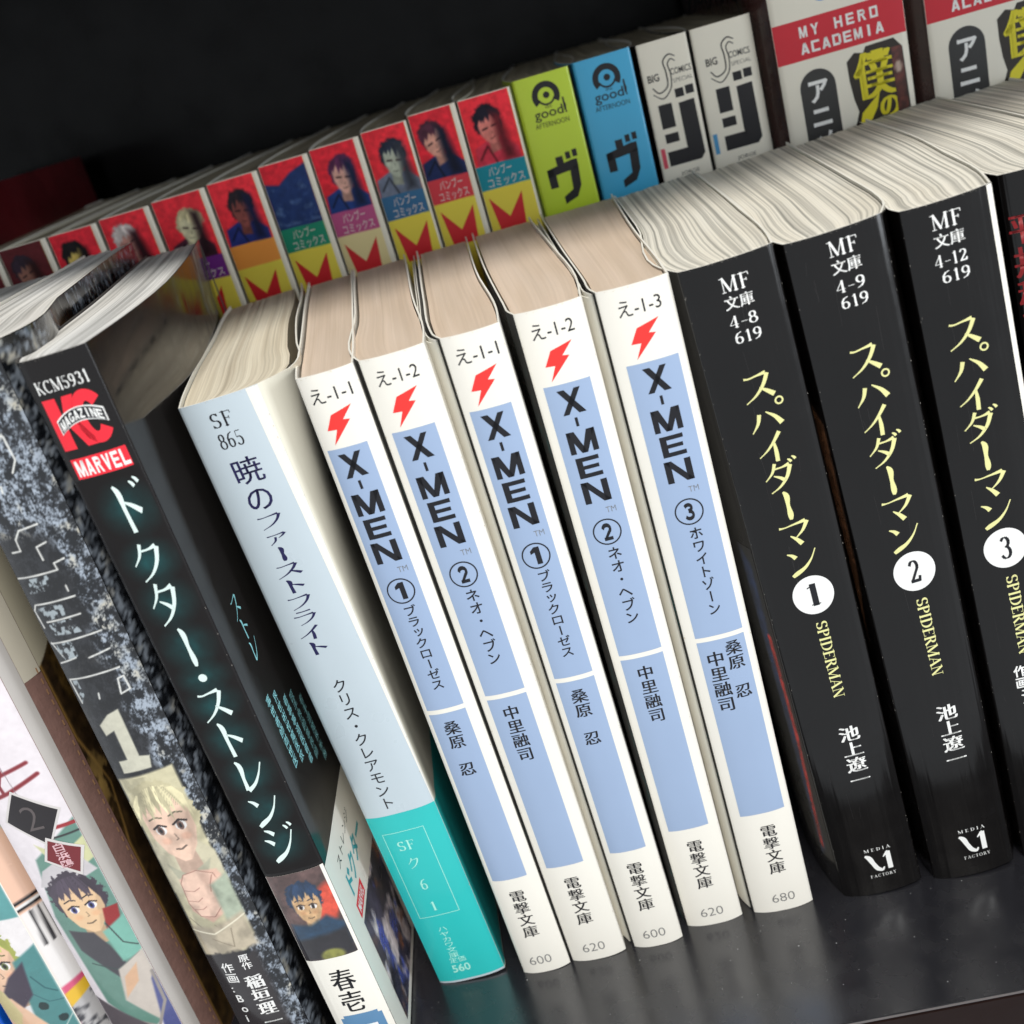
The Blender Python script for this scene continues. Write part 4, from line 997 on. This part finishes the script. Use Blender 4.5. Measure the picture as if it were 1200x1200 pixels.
TWHITE = mat('soft_white_ink', (.86, .82, .80), .5)
Y = 115
hb = [ # label, x, w, H, band, hair, skin, cloth, text, foot, kind, edge
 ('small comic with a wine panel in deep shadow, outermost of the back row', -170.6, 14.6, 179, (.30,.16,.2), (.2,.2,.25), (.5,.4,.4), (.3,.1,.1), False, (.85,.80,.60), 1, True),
 ('small comic with painted-in shadow beside the one with a wine panel, behind the page tops', -155.8, 14.6, 179, (.40,.20,.16), (.2,.15,.2), (.6,.42,.36), (.36,.12,.12), False, (.92,.85,.32), 2, True),
 ('small comic with a black and yellow figure, next to the one with a white head', -140.8, 14.8, 179, (.12,.42,.40), (.10,.09,.1), (.85,.75,.4), (.14,.1,.12), False, (.92,.85,.32), 1, True),
 ('small comic with a white haired head on red, half hidden behind the page tops', -125.4, 15.2, 179.5, (.85,.55,.25), (.86,.82,.80), (.75,.55,.50), (.36,.14,.2), False, (.92,.80,.30), 0, True),
 ('small comic with a cream topped head and a purple text panel', -109.6, 16.0, 180, (.42,.16,.50), (.86,.82,.64), (.82,.80,.66), (.28,.14,.20), True, (.92,.85,.32), 3, True),
 ('small comic with a blue and red costume above an orange panel', -93.2, 15.0, 180.4, (.93,.60,.27), (.16,.13,.16), (.55,.30,.28), (.15,.20,.48), False, (.92,.85,.32), 2, True),
 ('small comic with a dark blue shape above a green text panel', -78.0, 14.5, 181, (.13,.54,.42), (0,0,0), (0,0,0), (.13,.22,.42), True, (.92,.85,.32), 4, True),
 ('small comic with a purple haired head above a pink text panel', -63.3, 14.4, 181.5, (.72,.33,.52), (.38,.18,.34), (.85,.66,.60), (.13,.24,.50), True, (.90,.84,.62), 1, True),
 ('small comic with a grey figure above a steel blue text panel', -48.5, 13.2, 182, (.22,.42,.58), (.14,.17,.24), (.72,.75,.68), (.44,.48,.56), True, (.92,.85,.32), 0, False),
 ('small comic with a purple capped head above a red text panel', -35.1, 13.6, 182.8, (.84,.26,.30), (.32,.17,.24), (.85,.62,.55), (.12,.18,.36), True, (.92,.85,.32), 1, True),
 ('small comic with a black haired figure above a teal text panel, beside the lime book', -21.3, 14.8, 182.8, (.12,.55,.62), (.11,.10,.16), (.88,.52,.48), (.80,.22,.30), True, (.92,.85,.32), 2, False),
]
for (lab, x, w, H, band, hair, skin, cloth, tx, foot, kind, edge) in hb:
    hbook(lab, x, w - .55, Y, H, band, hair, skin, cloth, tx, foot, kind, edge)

def gbook(label, x, w, H, colr, name):
    cm = mat(name, colr, .35, .2, var=.02)
    b = Book('comic', label, x, Y, w, H, 128, 0.0, bulge=.5, pexp=3, mats=(cm, cm, mat('brown_cover')), pages=PG_DIM, group='bright comics with a round black emblem', jit=.2)
    o = w / 2 + .2
    b.put('round_emblem', ring(o, 178.0, 3.7, 1.55, 40, None, -35, 215), INK)
    b.put('round_emblem', join([disc(o + .15, 178.2, .85), ring(o, 178.1, 2.5, .5, 30, None, 200, 340)]), INK)
    b.put('emblem_lettering', join([fit(text('good!', .01), o - 4.2, 171.9, o + 4.6, 175.1), fit(text('the'), o - .9, 174.9, o + .9, 175.7), rect(o + 3.9, 173.2, o + 4.4, 176.6)]), INK)
    b.put('emblem_lettering', fit(text('AFTERNOON', .0), o - 4.6, 170.3, o + 4.6, 171.6), INK)
    # blocky katakana
    b.put('title_lettering', join([poly((o-4.6,159.4),(o+2.2,160.6),(o+4.0,160.6),(o+4.0,158.2),(o-4.6,157.4)), rect(o-4.6,154.4,o-2.4,159.4), rect(o-1.6,160.0,o+.4,162.2),
        poly((o+1.6,158.6),(o+4.0,158.8),(o+3.6,153.6),(o+2.0,150.8),(o+1.2,153.0)), poly((o+2.0,150.8),(o-1.6,149.6),(o-1.6,151.6),(o+1.2,153.0)), rect(o+1.2,161.0,o+2.5,162.9), rect(o+3.1,161.2,o+4.4,163.1)]), INK)
    return b
gbook('lime green comic with a round black emblem', -5.9, 15.0, 183.6, (.76, .86, .20), 'lime_cover')
gbook('sky blue comic with a round black emblem', 10.4, 15.2, 183.8, (.25, .68, .86), 'sky_blue_cover')
IV = mat('ivory_cover', (.92, .90, .84), .45, .0, spec=.3, var=.03)
for lab, x, w, colr in (('ivory comic with a black block title, beside the sky blue one', 27.2, 13.2, (.85, .30, .38)), ('ivory comic with a black block title, beside the boxy red banded books', 41.4, 15.7, (.30, .60, .80))):
    b = Book('comic', lab, x, Y, w, 183.5, 128, 0.0, bulge=.3, pexp=4, mats=(IV, mat('black_side_cover', (.07, .07, .08), .3), IV), pages=PG_DIM, group='ivory comics with black block titles', jit=.2)
    o = w / 2 + .3
    b.put('imprint_lettering', join([fit(text('BIG', .02), o-5.6, 173.6, o-2.6, 175.5), fit(text('COMICS', .01), o+.5, 174.2, o+6.0, 175.8), fit(text('SPECIAL', -.01), o+.8, 172.2, o+6.0, 173.2)]), INK)
    b.put('imprint_emblem', brush([(o+2.4,178.6,.25),(o+1.0,179.4,.35),(o-.8,178.2,.35),(o-.6,175.4,.35),(o-1.2,171.4,.35),(o-3.4,170.6,.35),(o-4.8,172.2,.3)]), INK)
    b.put('imprint_emblem', brush([(o+2.2,177.4,.2),(o+1.2,178.2,.3),(o+.3,177.4,.3),(o+.5,174.8,.3),(o-.3,170.8,.3),(o-2.6,169.0,.3),(o-5.0,170.6,.2)]), INK)
    b.put('title_lettering', join([rect(o-4.4,161.4,o-.8,167.6), rect(o-4.2,157.6,o-.6,160.0), poly((o+1.0,167.0),(o+5.2,167.2),(o+5.4,153.0),(o+4.2,151.6),(o+1.4,151.6),(o+1.0,156)), rect(o-4.4,151.6,o+1.6,155.4), rect(o+.6,168.4,o+2.9,170.6), rect(o+3.4,168.6,o+5.6,170.8)]), INK)
    b.put('corner_mark', rect(.8, 151.4, 1.9, 156.6), mat('mark_%d' % int(colr[0]*100), colr, .5), 2)
    b.put('subtitle_lettering', fit(text('JORGE'), o-2, 148.4, o+3, 149.6), INK)
RB2 = mat('crimson_band', (.80, .09, .17), .4, .1)
for lab, x in (('wide ivory book with a crimson band and yellow title, nearer the ivory comics', 61.3), ('wide ivory book with a crimson band, at the outer end of the back row', 99.6)):
    b = Book('comic', lab, x, 112, 33.2, 214, 128, 0.0, [(0,0),(4,-3.0),(20,-3.6),(128,-4)], [(0,33.2),(128,33.4)], bulge=.4, pexp=5, mats=(IV, mat('dark_brown_gloss', (.20, .10, .09), .25, .4, var=.6, vscale=90), IV), pages=PG_DIM, group='wide ivory books with a crimson band', jit=.2)
    b.put('crimson_band', rect(.1, 168.8, 33.1, 178.6), RB2)
    b.put('title_lettering', fit(blocks('MY HERO', .5), 6.6, 174.2, 26.6, 176.9), WINK, 2)
    b.put('title_lettering', fit(blocks('ACADEMIA'), 6.4, 170.2, 27.6, 172.9), WINK, 2)
    b.put('blue_mark', disc(13.5, 184.2, 2.6), mat('mark_blue', (.22, .55, .80), .4))
    b.put('text_pill', join([rect(4.6, 140, 13.8, 161.4), poly(*[(9.2 + 4.6*math.cos(math.radians(a)), 161.4 + 4.6*math.sin(math.radians(a))) for a in range(0, 181, 12)])]), mat('charcoal_ink', (.19, .19, .19), .4))
    b.put('pill_lettering', fit(column('アニメ', 0, 0, 1, bold=.03), 6.6, 144.5, 11.8, 163.2), WINK, 2)
    b.put('title_outline', poly((17.3,160.6),(17.2,165.4),(19.4,167.2),(21.6,166.6),(22.4,168.0),(29.6,168.2),(31.6,165.6),(31.9,150),(29,140),(18.4,140),(17.4,149.4),(18.6,152.6),(17.8,156)), mat('dark_outline_ink', (.16, .13, .10), .4))
    b.put('title_lettering', join([fit(column('僕', 0, 0, 1, mincho=.045), 18.4, 155.0, 29.0, 166.6), fit(column('の', 0, 0, 1, mincho=.05), 24.0, 149.6, 29.2, 154.6), poly((18.6,149.5),(19.4,152),(24.4,156),(23.4,152.6),(21.6,149.8))]), mat('strong_yellow_ink', (.88, .83, .14), .4), 2)
    cc_ = Canvas(28.6, 31.4, 148, 166, .5, (.30, .14, .12)); cc_.grain(.7, .8, 3); cc_.ell(30, 161, .9, 1.4, (.75, .66, .6), 0, .4)
    b.paint('cover_picture', cc_, layer=3)
# a dark red book stands upright in the shade beyond the small comics
dr = Book('tall_book', 'tall dark red book standing in deep shadow at the outer end of the back row', -206, 130, 34, 196, 110, 0.0, bulge=.6, mats=(mat('wine_red_cover', (.30, .06, .08), .35, .2, var=.5, vscale=40), mat('wine_red_cover'), mat('wine_red_cover')), pages=PG_DIM)
dr.put('title_lettering', fit(column('紅蓮', 0, 0, 1, bold=.01), 22, 160, 30, 184), GINK)
